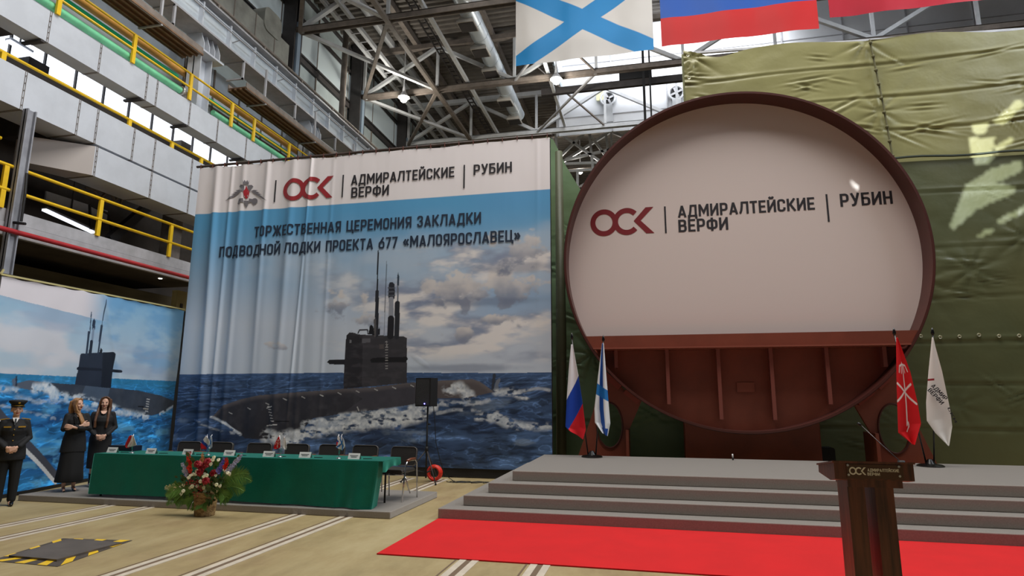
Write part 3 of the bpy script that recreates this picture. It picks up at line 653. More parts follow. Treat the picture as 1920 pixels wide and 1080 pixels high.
box_text('РУБИН', (887, 307.5), (887, 327), (959, 302), (959, 321.5), YT, 'lettering', M_ink, mbn)
box_text('ТОРЖЕСТВЕННАЯ ЦЕРЕМОНИЯ ЗАКЛАДКИ', (474, 424), (474, 444), (901, 396.5), (901, 418), YT, 'lettering', M_navy, mbn)
box_text('ПОДВОДНОЙ ЛОДКИ ПРОЕКТА 677 «МАЛОЯРОСЛАВЕЦ»', (410, 461.5), (410, 482), (975, 430), (975, 451.5), YT, 'lettering', M_navy, mbn)
for o in list(mbn.children):
    if o.name.split('.')[0] in ('logo', 'lettering', 'divider_line'): conform(o)
# double-headed eagle emblem
def ebuild(polys, name, m, dy=0):
    mb = MB()
    for k, pl in enumerate(polys):
        vs = []
        for x, y in pl:
            p = aty(455+ (x-440)/4.5-95+97, y, YT-dy-.0003*k) if False else aty(360+x/4.5, 260+y/4.5, YT-dy-.0003*k); vs.append(p)
        mb.add(vs, [tuple(range(len(vs)))])
    o = mb.build(name, m, mbn); conform(o); return o
M_eg = mat('emblem_grey', (120, 116, 122), .6)
wing = []
for sx in (-1, 1):
    for k in range(6):
        x0 = 450+sx*(30+k*12); x1 = 450+sx*(95+k*17); y0 = 440+k*7; y1 = 430+k*18 if k < 3 else 462+k*12
        wing.append([(x0, y0), (450+sx*(60+k*15), y0-14+k*5), (x1, y1), (450+sx*(62+k*13), y0+4+k*4)])
    wing.append([(450+sx*12, 390), (450+sx*45, 385), (450+sx*58, 400), (450+sx*45, 412), (450+sx*30, 440), (450+sx*15, 450)])
    wing.append([(450+sx*22, 500), (450+sx*60, 505), (450+sx*75, 545), (450+sx*60, 555), (450+sx*40, 530), (450+sx*20, 540)])
wing.append([(425, 345), (432, 365), (440, 345), (450, 362), (460, 345), (468, 365), (475, 345), (470, 385), (430, 385)])
wing.append([(430, 520), (470, 520), (462, 560), (450, 580), (438, 560)])
wing.append([(458+10*math.cos(a)*2.4+60, 520+24*math.sin(a)) for a in [2*PI*k/16 for k in range(16)]])
ebuild(wing, 'emblem', M_eg)
ebuild([[(520+14*math.cos(2*PI*k/14), 518+15*math.sin(2*PI*k/14)) for k in range(14)]], 'emblem_wreath_centre', M_white, .004)
ebuild([[(430, 442), (443, 422), (452, 392), (461, 422), (476, 442), (470, 486), (451, 506), (434, 486)]], 'emblem_shield', mat('emblem_red', (178, 38, 50), .5), .005)
ebuild([[(438, 440), (450, 430), (466, 442), (462, 470), (470, 488), (450, 478), (436, 490), (440, 465)]], 'emblem_rider', mat('emblem_silver', (196, 186, 190), .5), .007)
pr = MB(); pr.tube([(BX0-.12, BY+.02, BZ1+.05), (BX1+.05, BY+.02, BZ1+.05)], .035, 8); pr.build('top_pole', mat('pole_dark', (74, 62, 58), .5, var=.3, vs=5), mbn)
tm = MB()
for k in range(27): tm.box((BX0+.02+.358*k, BY-.025, BZ1-.02), (BX0+.037+.358*k, BY+.06, BZ1+.085))
tm.build('ties', mat('tie_brown', (104, 62, 54), .6), mbn, kind='stuff')
bm_ = MB(); bm_.box((BX0+.1, BY+.02, .02), (BX1-.05, BY+.16, .30)); bm_.build('base_beam', M_black, mbn)
bm_ = MB()
for k in range(5): bm_.box((BX0+.3+2.25*k, BY+.1, 0), (BX0+.38+2.25*k, BY+.2, BZ1))
bm_.build('back_posts', M_dark, mbn)
# ================================================================== LEFT BANNER
LP = Vector((-11.02, 9.36, 0)); LN = Vector((1, .235, 0)).normalized(); LD = Vector((-.235, 1, 0)).normalized()
lbn = thing('side_banner', 'smaller banner on the left printed with a submarine on bright blue waves', 'banner', (-11.3, 10.5, 0))
def c2(x, y): p = atp(x, y, LP, LN); return ((p-LP).dot(LD), p.z)
def C2(pts): return [c2(*p) for p in pts]
L0 = c2(-60, 930)[0]; L1 = c2(345, 581)[0]-.02; LT0 = c2(0, 515); LT1 = c2(345, 581)
def lz(s): return np.interp(s, [L0, LT0[0], LT1[0]], [LT0[1]+.08, LT0[1], LT1[1]])
def pos_left(U, V):
    s = L0+(L1-L0)*U; zt = lz(s)-.03*np.abs(np.sin(s*PI/.6)); Z = .06+(zt-.06)*V
    D = .03*(fbm(s*1.2, Z*.8, 91, 3)-.5)*2+.02*np.sin(s*5+Z)*sst(.6, 1, U)+.02*np.exp(-((s+Z*.5-3.2)/.08)**2)
    return np.stack([LP.x+LD.x*s+LN.x*D, LP.y+LD.y*s+LN.y*D, Z], -1)
def paint_left(U, V, pos):
    X = L0+(L1-L0)*U; Z = pos[..., 2]; P = Paint(X, Z)
    hz = np.interp(X, [c2(0, 700)[0], c2(334, 715)[0]], [c2(0, 700)[1], c2(334, 715)[1]])
    g = sst(4.6, 2.0, Z); P.C = np.array(lin((130, 188, 226)))*(1-g[..., None])+np.array(lin((186, 206, 224)))*g[..., None]
    n = fbm(X*.55, Z*1.5, 61, 5); P.mix(sst(.48, .66, n)*.9, (214, 216, 226)); P.mix(sst(.44, .3, n)*.6, (96, 160, 214))
    n2 = fbm(X*.4+3, Z*2.2, 67, 5); P.mix(sst(.55, .72, n2)*.6, (160, 178, 206))
    zw = c2(0, 553)[1]; P.mix((Z > zw-.04*(X-c2(0, 553)[0])).astype(float)*sst(c2(215, 553)[0], c2(150, 553)[0], X), (228, 224, 232))
    sb, n = sea(P, X, Z, 2.0, 0, (14, 70, 140), (58, 150, 214), None, 19, 1.0); w = (Z < hz).astype(float); P.mix(w, sb)
    P.mix(w*sst(.5, 0, hz-Z)*.7, (52, 138, 184)); P.mix(w*sst(.58, .74, fbm(X*2.2+fbm(X, Z*2, 5, 3)*3, Z*6, 23, 6))*sst(.2, .8, hz-Z)*.6, (110, 184, 228)); P.mix(w*sst(.42, .28, fbm(X*1.1, Z*3, 25, 5))*.7*sst(.3, .9, hz-Z), (14, 42, 92))
    hull = C2([(21, 722), (40, 716), (52, 713), (98, 718), (140, 721), (207, 727), (259, 732), (298, 741), (327, 751), (330, 757), (311, 772), (285, 779), (259, 776), (207, 760), (150, 747), (104, 737), (65, 733), (28, 726)])
    hm = P.inside(hull).astype(float); P.mix(hm, (56, 66, 82)); P.mix(hm*sst(c2(100, 700)[0], c2(60, 700)[0], X)*.6, (104, 116, 136)); P.mix(hm*P.inside(C2([(150, 747), (160, 722), (207, 727), (200, 758)]))*.6, (84, 104, 130))
    P.mix(hm*(fbm(X*5, Z*6, 3, 3)-.4)*.5, (96, 104, 118))
    P.poly(C2([(140, 721), (144, 695), (148, 666), (150, 663), (213, 660), (216, 664), (214, 684), (208, 728)]), (40, 50, 68)); P.poly(C2([(194, 662), (213, 660), (216, 664), (214, 684), (208, 728), (190, 726)]), (26, 34, 48))
    P.line(C2([(144, 691), (190, 693)]), .06, (24, 32, 48)); P.poly(C2([(212, 692), (229, 694), (231, 697), (228, 699), (212, 698)]), (30, 38, 52))
    P.line(C2([(170, 586), (168, 624)]), .035, (70, 90, 116)); P.line(C2([(165.5, 624), (160.5, 663)]), .075, (44, 58, 80))
    P.poly(C2([(173, 602), (176, 597), (179, 602), (178, 618), (172, 618)]), (44, 58, 82)); P.line(C2([(175, 618), (172, 642)]), .075, (130, 150, 176)); P.line(C2([(171, 642), (168, 663)]), .10, (32, 42, 60))
    P.line(C2([(198, 561), (191, 611)]), .025, (50, 70, 96)); P.line(C2([(191, 611), (185, 662)]), .06, (48, 62, 84)); P.poly(C2([(187, 662), (190, 652), (193, 656), (192, 663)]), (28, 34, 46))
    P.poly(C2([(27, 724), (28, 706), (31, 704), (31, 724)]), (40, 54, 78)); P.poly(C2([(21, 712), (28, 708), (28, 722), (23, 722)]), (92, 108, 134))
    for k in range(6): P.line(C2([(276-k*.5, 748+k*4.5), (281-k*.5, 749+k*4.5)]), .02, (190, 194, 200))
    P.line(C2([(270, 766), (278, 767)]), .03, (160, 158, 150)); P.line(C2([(259, 762), (270, 763)]), .03, (20, 24, 34))
    def foam(pts, wd, seed, a=1.0, dn=.5):
        d = P.dist(C2(pts)); n1 = fbm(X*7, Z*13, seed, 6); n2 = fbm(X*2, Z*3, seed+3, 4); m = sst(1.0, .2, d/(wd*.55)+(n2-.5)*1.1)*sst(dn-.02, dn+.16, n1+.10*sst(1, 0, d/wd)); br = fbm(X*14, Z*14, seed+9, 3)[..., None]; P.mix(m*a, np.array(lin((96, 160, 206)))*(1-br)+np.array(lin((250, 252, 255)))*br)
    foam([(65, 729), (95, 728), (100, 738)], .28, 81, 1, .42); foam([(0, 730), (30, 732)], .2, 82, .8, .45); foam([(110, 742), (180, 758), (230, 774), (275, 781)], .26, 83, .95, .42); foam([(30, 745), (70, 752), (120, 752), (180, 770)], .16, 84, .5, .5)
    foam([(300, 776), (330, 760)], .1, 85, .9, .4); foam([(0, 760), (60, 775), (130, 790)], .1, 86, .4, .52)
    # grey and white diagonal stripe at the lower left
    P.poly(C2([(-40, 734), (0, 765), (110, 888), (107, 903), (0, 787), (-40, 752)]), (72, 76, 90)); P.poly(C2([(-40, 752), (0, 787), (107, 903), (105, 911), (0, 800), (-40, 764)]), (222, 226, 232))
    return P.C
cl = painted_sheet('printed_cloth', pos_left, 420, 420, paint_left, vmat('banner_print'), None)
cl.parent = lbn; cl.matrix_parent_inverse = lbn.matrix_basis.inverted()
def l3(s, z, d=0): return LP+LD*s+LN*d+Vector((0, 0, z))
fr = MB(); fr.bar(l3(L0, LT0[1]+.1, -.06), l3(LT0[0], LT0[1]+.02, -.06), .05, .05); fr.bar(l3(LT0[0], LT0[1]+.02, -.06), l3(LT1[0], LT1[1]+.02, -.06), .05, .05)
for k in range(4): s_ = L0+(L1-L0-.05)*k/3; fr.bar(l3(s_, 0, -.08), l3(s_, float(lz(s_)), -.08), .06, .06)
fr.build('frame', mat('frame_dark', (48, 44, 40), .6), lbn)
fr = MB(); fr.bar(l3(L0, LT0[1]+.1, .01), l3(LT0[0], LT0[1]+.01, .01), .02, .03); fr.bar(l3(LT0[0], LT0[1]+.01, .01), l3(LT1[0], LT1[1]+.01, .01), .02, .03); fr.build('top_hem', mat('hem_yellowish', (196, 186, 130), .6), lbn)
fr = MB(); fr.bar(l3(L0, .03, -.02), l3(L1, .03, -.02), .12, .06); fr.build('base_rail', M_black, lbn)
# ================================================================== HALL: LEFT SIDE
XL = -13.0
w = MB(); w.box((-17.2, -2, 0), (-17, 95, 9.9)); struct(w.build('wall_left', M_walld))
w = MB(); w.box((-17.2, -2, 12.6), (-17, 95, 14)); w.box((-17.2, -2, 9.9), (-17, 4, 12.6)); w.box((-17.2, 24, 9.9), (-17, 95, 12.6)); struct(w.build('wall_left_upper', M_wall))
struct(MB().box((-17.15, 4, 9.9), (-17.05, 24, 12.6)).build('window_1', M_glow))
mu = MB()
for k in range(21): mu.box((-17.05, 4+k, 9.9), (-16.98, 4.05+k, 12.6))
for z in (10.8, 11.7): mu.box((-17.05, 4, z), (-16.98, 24, z+.05))
struct(mu.build('trim_40', M_dark))
# cladding behind the pipes and under the crane beam
cw = MB(); cw.box((-14.5, 2, 10.35), (-14.4, 60, 12.9)); cw = struct(cw.build('wall_gallery', M_wall))
gl = MB()
for k in range(14): gl.box((-14.41, 15.4+1.35*k, 10.3), (-14.36, 15.46+1.35*k, 12.9))
for z in (11.5, 12.2): gl.box((-14.41, 15.4, z), (-14.36, 60, z+.04))
struct(gl.build('trim_41', M_steeld))
# main columns between duct and crane beam
def hcol(y, z0, z1, x, w_, m, label, br=True):
    t = thing('steel_column', label, 'column', (x, y, z0))
    c = MB(); c.box((x-w_/2, y-w_/2, z0), (x+w_/2, y-w_/2+.03, z1)); c.box((x-w_/2, y+w_/2-.03, z0), (x+w_/2, y+w_/2, z1)); c.box((x-.02, y-w_/2, z0), (x+.02, y+w_/2, z1)); c.box((x-w_/2+.0, y-w_/2, z0), (x-w_/2+.03, y+w_/2, z1))
    c.build('shaft', m, t)
    if br:
        b = MB(); b.box((x-.42, y-.55, z1-.06), (x+.42, y+.55, z1)); b.build('cap_plate', m, t)
        for dy in (-.35, -.12, .12, .35):
            b = MB(); b.poly([(x-.4, y+dy, z1), (x+.4, y+dy, z1), (x+.4, y+dy, z1+.22), (x+.25, y+dy, z1+.62), (x-.25, y+dy, z1+.62), (x-.4, y+dy, z1+.22)], (0, .03, 0)); b.build('stiffener_plate', m, t)
    return t
hcol(15.0, 10.3, 12.25, -13.45, .5, M_duct, 'pale grey column rising through the yellow railing to the crane beam')
hcol(21.2, 10.3, 12.25, -13.45, .5, M_duct, 'pale grey crane beam column farther along the gallery')
hcol(27.4, 10.3, 12.25, -13.45, .5, M_duct, 'pale grey crane beam column just above the banner edge')
# crane beam
cb = thing('crane_beam', 'long pale grey crane runway beam with stiffened panels on the left wall', 'crane beam', (-13.2, 2, 12.87))
MB().box((-13.72, 2, 12.84), (-12.95, 60, 12.9)).build('bottom_flange', M_steel, cb)
MB().box((-13.2, 2, 12.9), (-13.16, 60, 13.78)).build('web', M_wall, cb)
MB().box((-13.5, 2, 13.78), (-12.9, 60, 13.83)).build('top_flange', M_steel, cb)
MB().box((-13.16, 2, 13.60), (-13.04, 60, 13.64)).build('ledge', M_duct, cb)
sp = MB().box((-13.16, 0, 12.9), (-13.0, .05, 13.72)); s0 = sp.build('stiffener', M_duct, cb)
s0.location.y = 3.0
for k in range(1, 44):
    c = s0.copy(); COL.objects.link(c); c.location.y = 3.0+1.27*k
fb = MB()
for k in range(18):
    y = 4+3.1*k; fb.box((-13.72, y, 12.80), (-12.95, y+.06, 12.84)); fb.box((-13.02, y, 12.2), (-12.96, y+.07, 12.84)); fb.box((-13.6, y, 12.2), (-12.96, y+.05, 12.25))
fb.build('hangers', M_steel, cb)
r_ = MB(); r_.tube([(-13.0, 2, 14.02), (-13.0, 60, 14.02)], .05, 8)
for k in range(24): r_.box((-13.05, 3+2.4*k, 13.8), (-12.95, 3.06+2.4*k, 14.0))
tag(r_.build('crane_rail', M_steeld), 'weathered rail running on brackets along the top of the crane beam', 'rail')
r_ = MB(); r_.tube([(-12.86, 2, 13.36), (-12.86, 60, 13.36)], .025, 6)
for k in range(24): r_.tube([(-13.15, 3.3+2.54*k, 13.3), (-12.86, 3.3+2.54*k, 13.36)], .018, 5)
tag(r_.build('conductor_bar', M_steel), 'thin conductor bar held on arms in front of the crane beam panels', 'cable')
# upper wall
w = MB(); w.box((-14.9, 2, 12.9), (-14.8, 95, 20.2)); struct(w.build('wall_upper_left', mat('upper_cladding', (176, 188, 190), .7, var=.14, vs=.6)))
t_ = MB()
for z, h in ((16.4, .25), (16.75, .08), (18.4, .12), (19.6, .12)): t_.box((-14.8, 2, z), (-14.66, 95, z+h))
struct(t_.build('trim_42', M_dark))
t_ = MB()
for k in range(30): t_.box((-14.8, 3+2.95*k, 13.9), (-14.74, 3.05+2.95*k, 20))
struct(t_.build('trim_43', M_steeld))
struct(MB().box((-14.79, 16, 16.9), (-14.76, 60, 18.3)).build('window_2', mat('dull_glass', (200, 212, 216), .3, emit=.12)))
for i, y in enumerate((15.0, 21.0, 27.0, 33.0, 39.0, 45.0)):
    t = thing('roof_column', ('dark roof column nearest the camera high on the left wall', 'tall dark roof column where the first visible truss meets the left wall', 'wide dark roof column at the second truss on the left wall', 'dark roof column at the third truss above the banner', 'dark roof column far down the left wall', 'farthest dark roof column on the left wall')[i], 'column', (-14.3, y, 13.9))
    c = MB(); c.box((-14.65, y-.28, 13.85), (-14.05, y-.22, 20)); c.box((-14.65, y+.22, 13.85), (-14.05, y+.28, 20)); c.box((-14.38, y-.25, 13.85), (-14.32, y+.25, 20)); c.build('shaft', M_dark, t)
    MB().box((-14.1, y-.12, 13.9), (-14.0, y+.12, 17.4)).build('front_plate', mat('blue_grey_steel', (128, 144, 160), .5, .1), t)
vd = thing('ventilation_duct', 'grey sheet metal ventilation duct on the wall above the crane rail', 'duct', (-14.3, 12, 14.3))
MB().box((-14.75, 4, 14.3), (-14.05, 20.4, 16.0)).build('body', mat('old_duct', (146, 146, 138), .55, .15, var=.2, vs=1.5), vd)
fl = MB()
for k in range(13): fl.box((-14.77, 5+1.2*k, 14.28), (-14.03, 5.04+1.2*k, 16.02))
fl.build('joint_flanges', M_steeld, vd)
MB().rbox((-14.3, 19.2, 16.2), (.6, 1.1, 1.0), .3, 5, 'yz').build('elbow', MATS['old_duct'], vd)
pt = thing('vertical_pipe', 'dark grey vertical pipe standing in front of the pale upper wall', 'pipe', (-13.7, 24.3, 14)); MB().tube([(-13.7, 24.3, 13.9), (-13.7, 24.3, 19.5)], .14, 10).build('pipe', M_steeld, pt, True)
# cable trays
def tray(y0, y1, label):
    t = thing('cable_tray', label, 'cable tray', (-12.8, y0, 11.6))
    MB().box((-13.14, y0, 11.62), (-12.5, y1, 11.66)).build('base', M_brown, t)
    rb = MB()
    for k in range(4): rb.box((-13.12+.2*k, y0, 11.57), (-13.05+.2*k, y1, 11.62))
    rb.build('ribs', mat('tray_rib', (128, 100, 76), .65, .1, var=.2, vs=3), t)
    MB().box((-13.17, y0, 11.55), (-13.14, y1, 11.80)).build('side', M_steeld, t); MB().box((-12.5, y0, 11.55), (-12.47, y1, 11.80)).build('side', M_steeld, t)
    hg = MB()
    y = y0+1.0
    while y < y1: hg.box((-12.56, y, 11.6), (-12.5, y+.06, 12.82)); hg.box((-13.2, y, 11.52), (-12.45, y+.05, 11.56)); y += 3.2
    hg.build('hangers', M_steel, t)
tray(5, 14.0, 'brown ribbed cable tray under the crane beam at the upper left'); tray(16.0, 34, 'brown ribbed cable tray beyond the pale column, above the railing')
# upper duct with joints, gallery floor
def duct(name, y0, y1, z0, z1, x0, label, joints):
    t = thing('air_duct', label, 'duct', ((x0+XL)/2, y0, z0))
    MB().box((x0, y0, z0), (XL, y1, z1)).build('body', M_duct, t)
    for y in joints:
        if y0 <= y <= y1:
            f = MB(); f.box((x0-.01, y-.022, z0-.012), (XL+.014, y-.016, z1+.012)); f.box((x0-.01, y+.016, z0-.012), (XL+.014, y+.022, z1+.012))
            for k in range(5): zz = z0+.1+(z1-z0-.2)*k/4; f.tube([(XL+.005, y, zz), (XL+.02, y, zz)], .011, 6)
            f.build('joint_flange', M_steeld, t)
    return t
duct('a', 2, 24, 9.57, 10.32, -13.45, 'upper large square air duct with bolted joints under the yellow railing', (7.2, 8.6, 9.93, 11.25, 12.7, 13.05, 14.3, 15.5, 16.9, 18.3, 19.8))
duct('b', 2, 17, 7.78, 8.66, -13.8, 'lower large square air duct with bolted joints left of the banner', (6.4, 8.2, 9.6, 10.9, 11.4, 12.5, 13.2, 14.6, 15.6))
d = duct('c', 11.45, 17, 6.98, 7.72, -13.8, 'short air duct slung beneath the lower duct beside the banner', (11.5, 13.2, 14.6, 16))
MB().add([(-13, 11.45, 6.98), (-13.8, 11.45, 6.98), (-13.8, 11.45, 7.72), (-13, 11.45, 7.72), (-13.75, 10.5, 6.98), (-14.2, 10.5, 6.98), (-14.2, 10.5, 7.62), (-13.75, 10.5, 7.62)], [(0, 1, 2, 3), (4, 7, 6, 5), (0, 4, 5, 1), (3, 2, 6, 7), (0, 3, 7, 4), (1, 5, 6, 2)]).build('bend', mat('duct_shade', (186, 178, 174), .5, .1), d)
ds = thing('duct_support', 'row of dark brackets holding the upper duct', 'bracket', (-13.3, 3, 9.5))
for y in (7.1, 9.8, 12.55, 14.2, 16.8, 19.7): MB().box((-13.5, y-.04, 9.49), (-12.95, y+.04, 9.545)).build('bracket', M_dark, ds)
struct(MB().box((-17, 2, 9.7), (-13.6, 9.7, 9.9)).build('ceiling_gallery', M_walld))
# railings
def railing(y0, y1, z0, rails, posts, x, r, label, z1=None):
    t = thing('railing', label, 'railing', (x, y0, z0)); z1 = z1 or rails[0]
    for z in rails: MB().tube([(x, y0, z), (x, y1, z)], r, 8).build('rail', M_yel, t, True)
    for y in posts: MB().box((x-.03, y-.05, z0), (x+.03, y+.05, z1)).build('post', M_yel, t)
    return t
railing(2, 34, 10.33, (11.14, 10.72), (3.8, 5.9, 8.0, 10.05, 12.15, 14.2, 16.05, 17.2, 19.3, 21.4, 23.5), -12.97, .032, 'yellow railing on top of the upper air duct')
railing(2, 17, 8.66, (8.98,), (6.5, 9.3, 12.6, 14.1, 15.3), -13.3, .035, 'low yellow rail running above the lower air duct', 8.98)
railing(2, 9.3, 5.6, (6.99,), (), -13.0, .04, 'short broken length of yellow handrail at the left edge')
railing(2, 17, 5.56, (6.49, 5.97), (4.6, 7.4, 9.5, 11.8, 14.08, 16.2), -13.0, .04, 'yellow guard rail of the lower gallery left of the banner')
# pipes
def pipe(name, pts, r, m, label):
    t = MB().tube(pts, r, 12); o = t.build(name, m, None, True); smart(o); tag(o, label, 'pipe'); return o
pipe('green_pipe', [(-13.14, 2, 10.55), (-13.14, 14.0, 10.55)], .10, M_green2, 'pale green pipe lying along the top of the upper duct')
pipe('green_pipe', [(-13.14, 15.4, 10.53), (-13.14, 30, 10.53)], .085, M_green2, 'pale green pipe continuing beyond the white column')
pipe('green_pipe', [(-13.6, 2, 11.20), (-13.6, 14.3, 11.20)], .085, M_green, 'deep green pipe behind the yellow railing')
pipe('green_pipe', [(-13.6, 15.3, 11.16), (-13.6, 30, 11.16)], .07, M_green, 'deep green pipe behind the railing beyond the white column')
pipe('orange_pipe', [(-13.9, 2, 11.70), (-13.9, 32, 11.70)], .12, M_orange, 'orange pipe along the pale wall above the green pipes')
pipe('red_pipe', [(-12.8, 2, 5.08), (-12.8, 17, 5.08)], .055, M_redp, 'red fire pipe below the lower gallery edge')
vf = MB(); vf.torus((-13.14, 14.05, 10.55), .12, .03, 'y', 14, 6); vf.tube([(-13.14, 14.0, 10.55), (-13.14, 14.22, 10.55), (-13.16, 14.3, 10.38)], .08, 8); tag(vf.build('pipe_flange', mat('flange_grey', (190, 184, 180), .4, .4)), 'grey flanged end of the pale green pipe beside the white column', 'pipe fitting')
# lower gallery
lg = thing('gallery_floor', 'grey steel edge beam and deck of the lower gallery', 'gallery', (-15, 2, 5))
MB().box((-16.9, 2, 5.3), (-13.08, 17, 5.56)).build('deck', M_walld, lg)
MB().box((-13.12, 2, 5.02), (-13.0, 17, 5.3)).build('lower_beam', M_steel, lg); MB().box((-13.12, 2, 5.31), (-13.02, 17, 5.58)).build('edge_beam', M_steel, lg)
fc = thing('gallery_column', 'grey steel column standing at the far left between the railings', 'column', (-12.85, 9.75, 0))
c = MB(); c.box((-12.97, 9.62, 0), (-12.82, 9.65, 7.8)); c.box((-12.97, 9.79, 0), (-12.82, 9.82, 7.8)); c.box((-12.91, 9.62, 0), (-12.88, 9.82, 7.8)); c.build('shaft', mat('column_grey', (150, 152, 160), .5, .1, var=.15, vs=3), fc)
c = MB(); c.tube([(-12.7, 9.7, 6.35), (-12.66, 9.7, 5.9), (-12.68, 9.72, 5.3)], .025, 6); c.tube([(-12.95, 9.72, 5.3), (-12.6, 9.75, 5.25)], .03, 6); c.build('cable', M_black, fc)
struct(MB().box((-15.6, 2, 0), (-15.5, 22, 5.0)).build('wall_lower_left', mat('olive_wall', (104, 96, 78), .8, var=.3, vs=.7, stretch=(1, .4, 3))))
ug = MB()
ug.box((-16.9, 2, 9.0), (-13.8, 17, 9.3)); struct(ug.build('ceiling_lower', M_walld))
mc = thing('gallery_column', 'dark column between the two air ducts at the upper left', 'column', (-14.2, 10, 8.6)); MB().box((-14.45, 10.35, 7.6), (-14.0, 10.85, 9.6)).build('shaft', M_dark, mc)
mc = thing('gallery_column', 'dark column behind the low yellow rail near the banner', 'column', (-14.2, 17, 8.6)); MB().box((-14.4, 15.2, 5.5), (-14.0, 15.6, 9.6)).build('shaft', M_steeld, mc)
# things inside the lower gallery: light panels, bracing, lamp
def strip_fixture(a, b, label):
    t = thing('light_strip', label, 'lamp', a); MB().bar(a, b, .12, .06).build('tube', mat('strip_glow', (235, 240, 255), .4, emit=2.2), t); MB().bar(Vector(a)+Vector((0, 0, .05)), Vector(b)+Vector((0, 0, .05)), .2, .05).build('housing', M_steel, t); MB().bar(Vector(a).lerp(Vector(b), .5), Vector(a).lerp(Vector(b), .5)+Vector((0, 0, 1.3)), .03, .03).build('hanger', M_dark, t)
a = atx(82, 393, -15.5); b = atx(175, 436, -15.5); strip_fixture(a, b, 'glowing strip in place of daylight slats behind the lower gallery railing')  # emissive strip stands in for a panel of daylight slats
a = atx(15, 76, -15.5); b = atx(57, 101, -15.5); strip_fixture(a, b, 'lit tube fixture between the air ducts at the top left')
wp2 = thing('work_platform', 'grey framed panel hanging inside the lower gallery', 'panel', atx(130, 375, -15.6)); a = atx(85, 368, -15.6); b = atx(200, 404, -15.6)
MB().bar(a, b, .05, .28).build('panel', M_steel, wp2)
for pa, pb in (((168, 384), (170, 430)), ((205, 400), (208, 437)), ((168, 384), (205, 402))): MB().bar(atx(*pa, -15.4), atx(*pb, -15.4), .05, .05).build('bar', M_dark, wp2)
ib = thing('diagonal_brace', 'dark diagonal brace inside the lower gallery', 'brace', (-15, 14, 5.6)); MB().bar(atx(205, 450, -15.2), atx(285, 380, -15.2), .2, .25).build('brace', M_dark, ib)
ib = thing('truss_rack', 'small lattice rack hanging beneath the slung duct', 'rack', (-14.2, 13, 6.5))
for pa, pb in (((160, 352), (248, 372)), ((150, 360), (228, 384)), ((205, 354), (215, 378)), ((215, 378), (228, 362)), ((190, 370), (208, 354)), ((232, 364), (225, 384)), ((175, 356), (185, 372))): MB().bar(atx(*pa, -14.2), atx(*pb, -14.2), .05, .05).build('bar', M_steeld, ib)
sl = thing('work_lamp', 'small lit work lamp under the gallery above the side banner', 'lamp', atx(301, 518, -14.6)); MB().ball(atx(301, 518, -14.6), .09).build('bulb', mat('bulb_glow', (255, 246, 225), .4, emit=14), sl)
MB().box(tuple(atx(301, 514, -14.6)+Vector((-.1, -.1, .04))), tuple(atx(301, 514, -14.6)+Vector((.1, .1, .12)))).build('shade', M_dark, sl)
dc = thing('control_cabinet', 'tall pale control cabinet in the dark bay beside the banner', 'cabinet', (-14.4, 15.6, 0)); a = atx(338, 545, -14.4); b = atx(350, 578, -14.4)
MB().box((-14.6, a.y-.1, b.z-.1), (-14.4, b.y+.1, a.z)).build('body', mat('cabinet_beige', (168, 154, 108), .6), dc); MB().box((-14.6, a.y-.1, 0), (-14.4, b.y+.1, b.z-.1)).build('dark_gap_box', M_black, dc); MB().box((-14.4, a.y+.05, a.z-.6), (-14.38, a.y+.15, a.z-.4)).build('door_plate', M_dark, dc)  # black box added below the cabinet stands in for shade in the gap
# ================================================================== ROOF
def deck(x0, x1, y0, y1, z, name, pitch=.36, d=.11):
    mb = MB(); n = int((y1-y0)/pitch); ys = []
    for k in range(n):
        y = y0+k*pitch; ys += [(y, 0), (y+pitch*.35, 0), (y+pitch*.5, d), (y+pitch*.85, d)]
    ys.append((y1, 0)); b = len(mb.v)
    for y, dz in ys: mb.v += [(x0, y, z+dz), (x1, y, z+dz)]
    mb.f = [(2*i, 2*i+1, 2*i+3, 2*i+2) for i in range(len(ys)-1)]
    return struct(mb.build(name, M_deck))
deck(-15, -4.6, 12, 90, 20.0, 'ceiling'); deck(-4.6, 24, 34.3, 90, 20.0, 'ceiling_far'); deck(-4.6, 24, 13, 34.3, 24.2, 'ceiling_lantern')
lw = MB(); lw.box((-4.7, 13, 20.0), (-4.6, 34.3, 20.5)); lw.box((-4.7, 13, 23.7), (-4.6, 34.3, 24.3)); struct(lw.build('wall_lantern', M_wall))
struct(MB().box((-4.68, 13, 20.5), (-4.62, 34.3, 23.7)).build('window_3', mat('lantern_glass', (236, 244, 255), .4, emit=1.4)))
lm = MB()
for k in range(18): lm.box((-4.62, 13+1.2*k, 20.4), (-4.55, 13.08+1.2*k, 23.8))
struct(lm.build('trim_44', M_trusw))
ew = MB(); ew.box((-5.0, 34.2, 17.2), (24, 34.3, 24.2)); struct(ew.build('wall_end', mat('end_wall_white', (228, 230, 234), .6, var=.05, vs=.6)))
lm = MB()
for z in (18.3, 20.0, 21.7): lm.box((-5, 34.15, z), (24, 34.2, z+.04))
for k in range(9): lm.box((-4.9+3.2*k, 34.12, 17.2), (-4.82+3.2*k, 34.2, 24.2))
struct(lm.build('trim_45', M_steel))
struct(MB().box((-17, 90, 0), (26, 90.2, 20.2)).build('wall_back', mat('far_dark', (60, 58, 58), .9)))
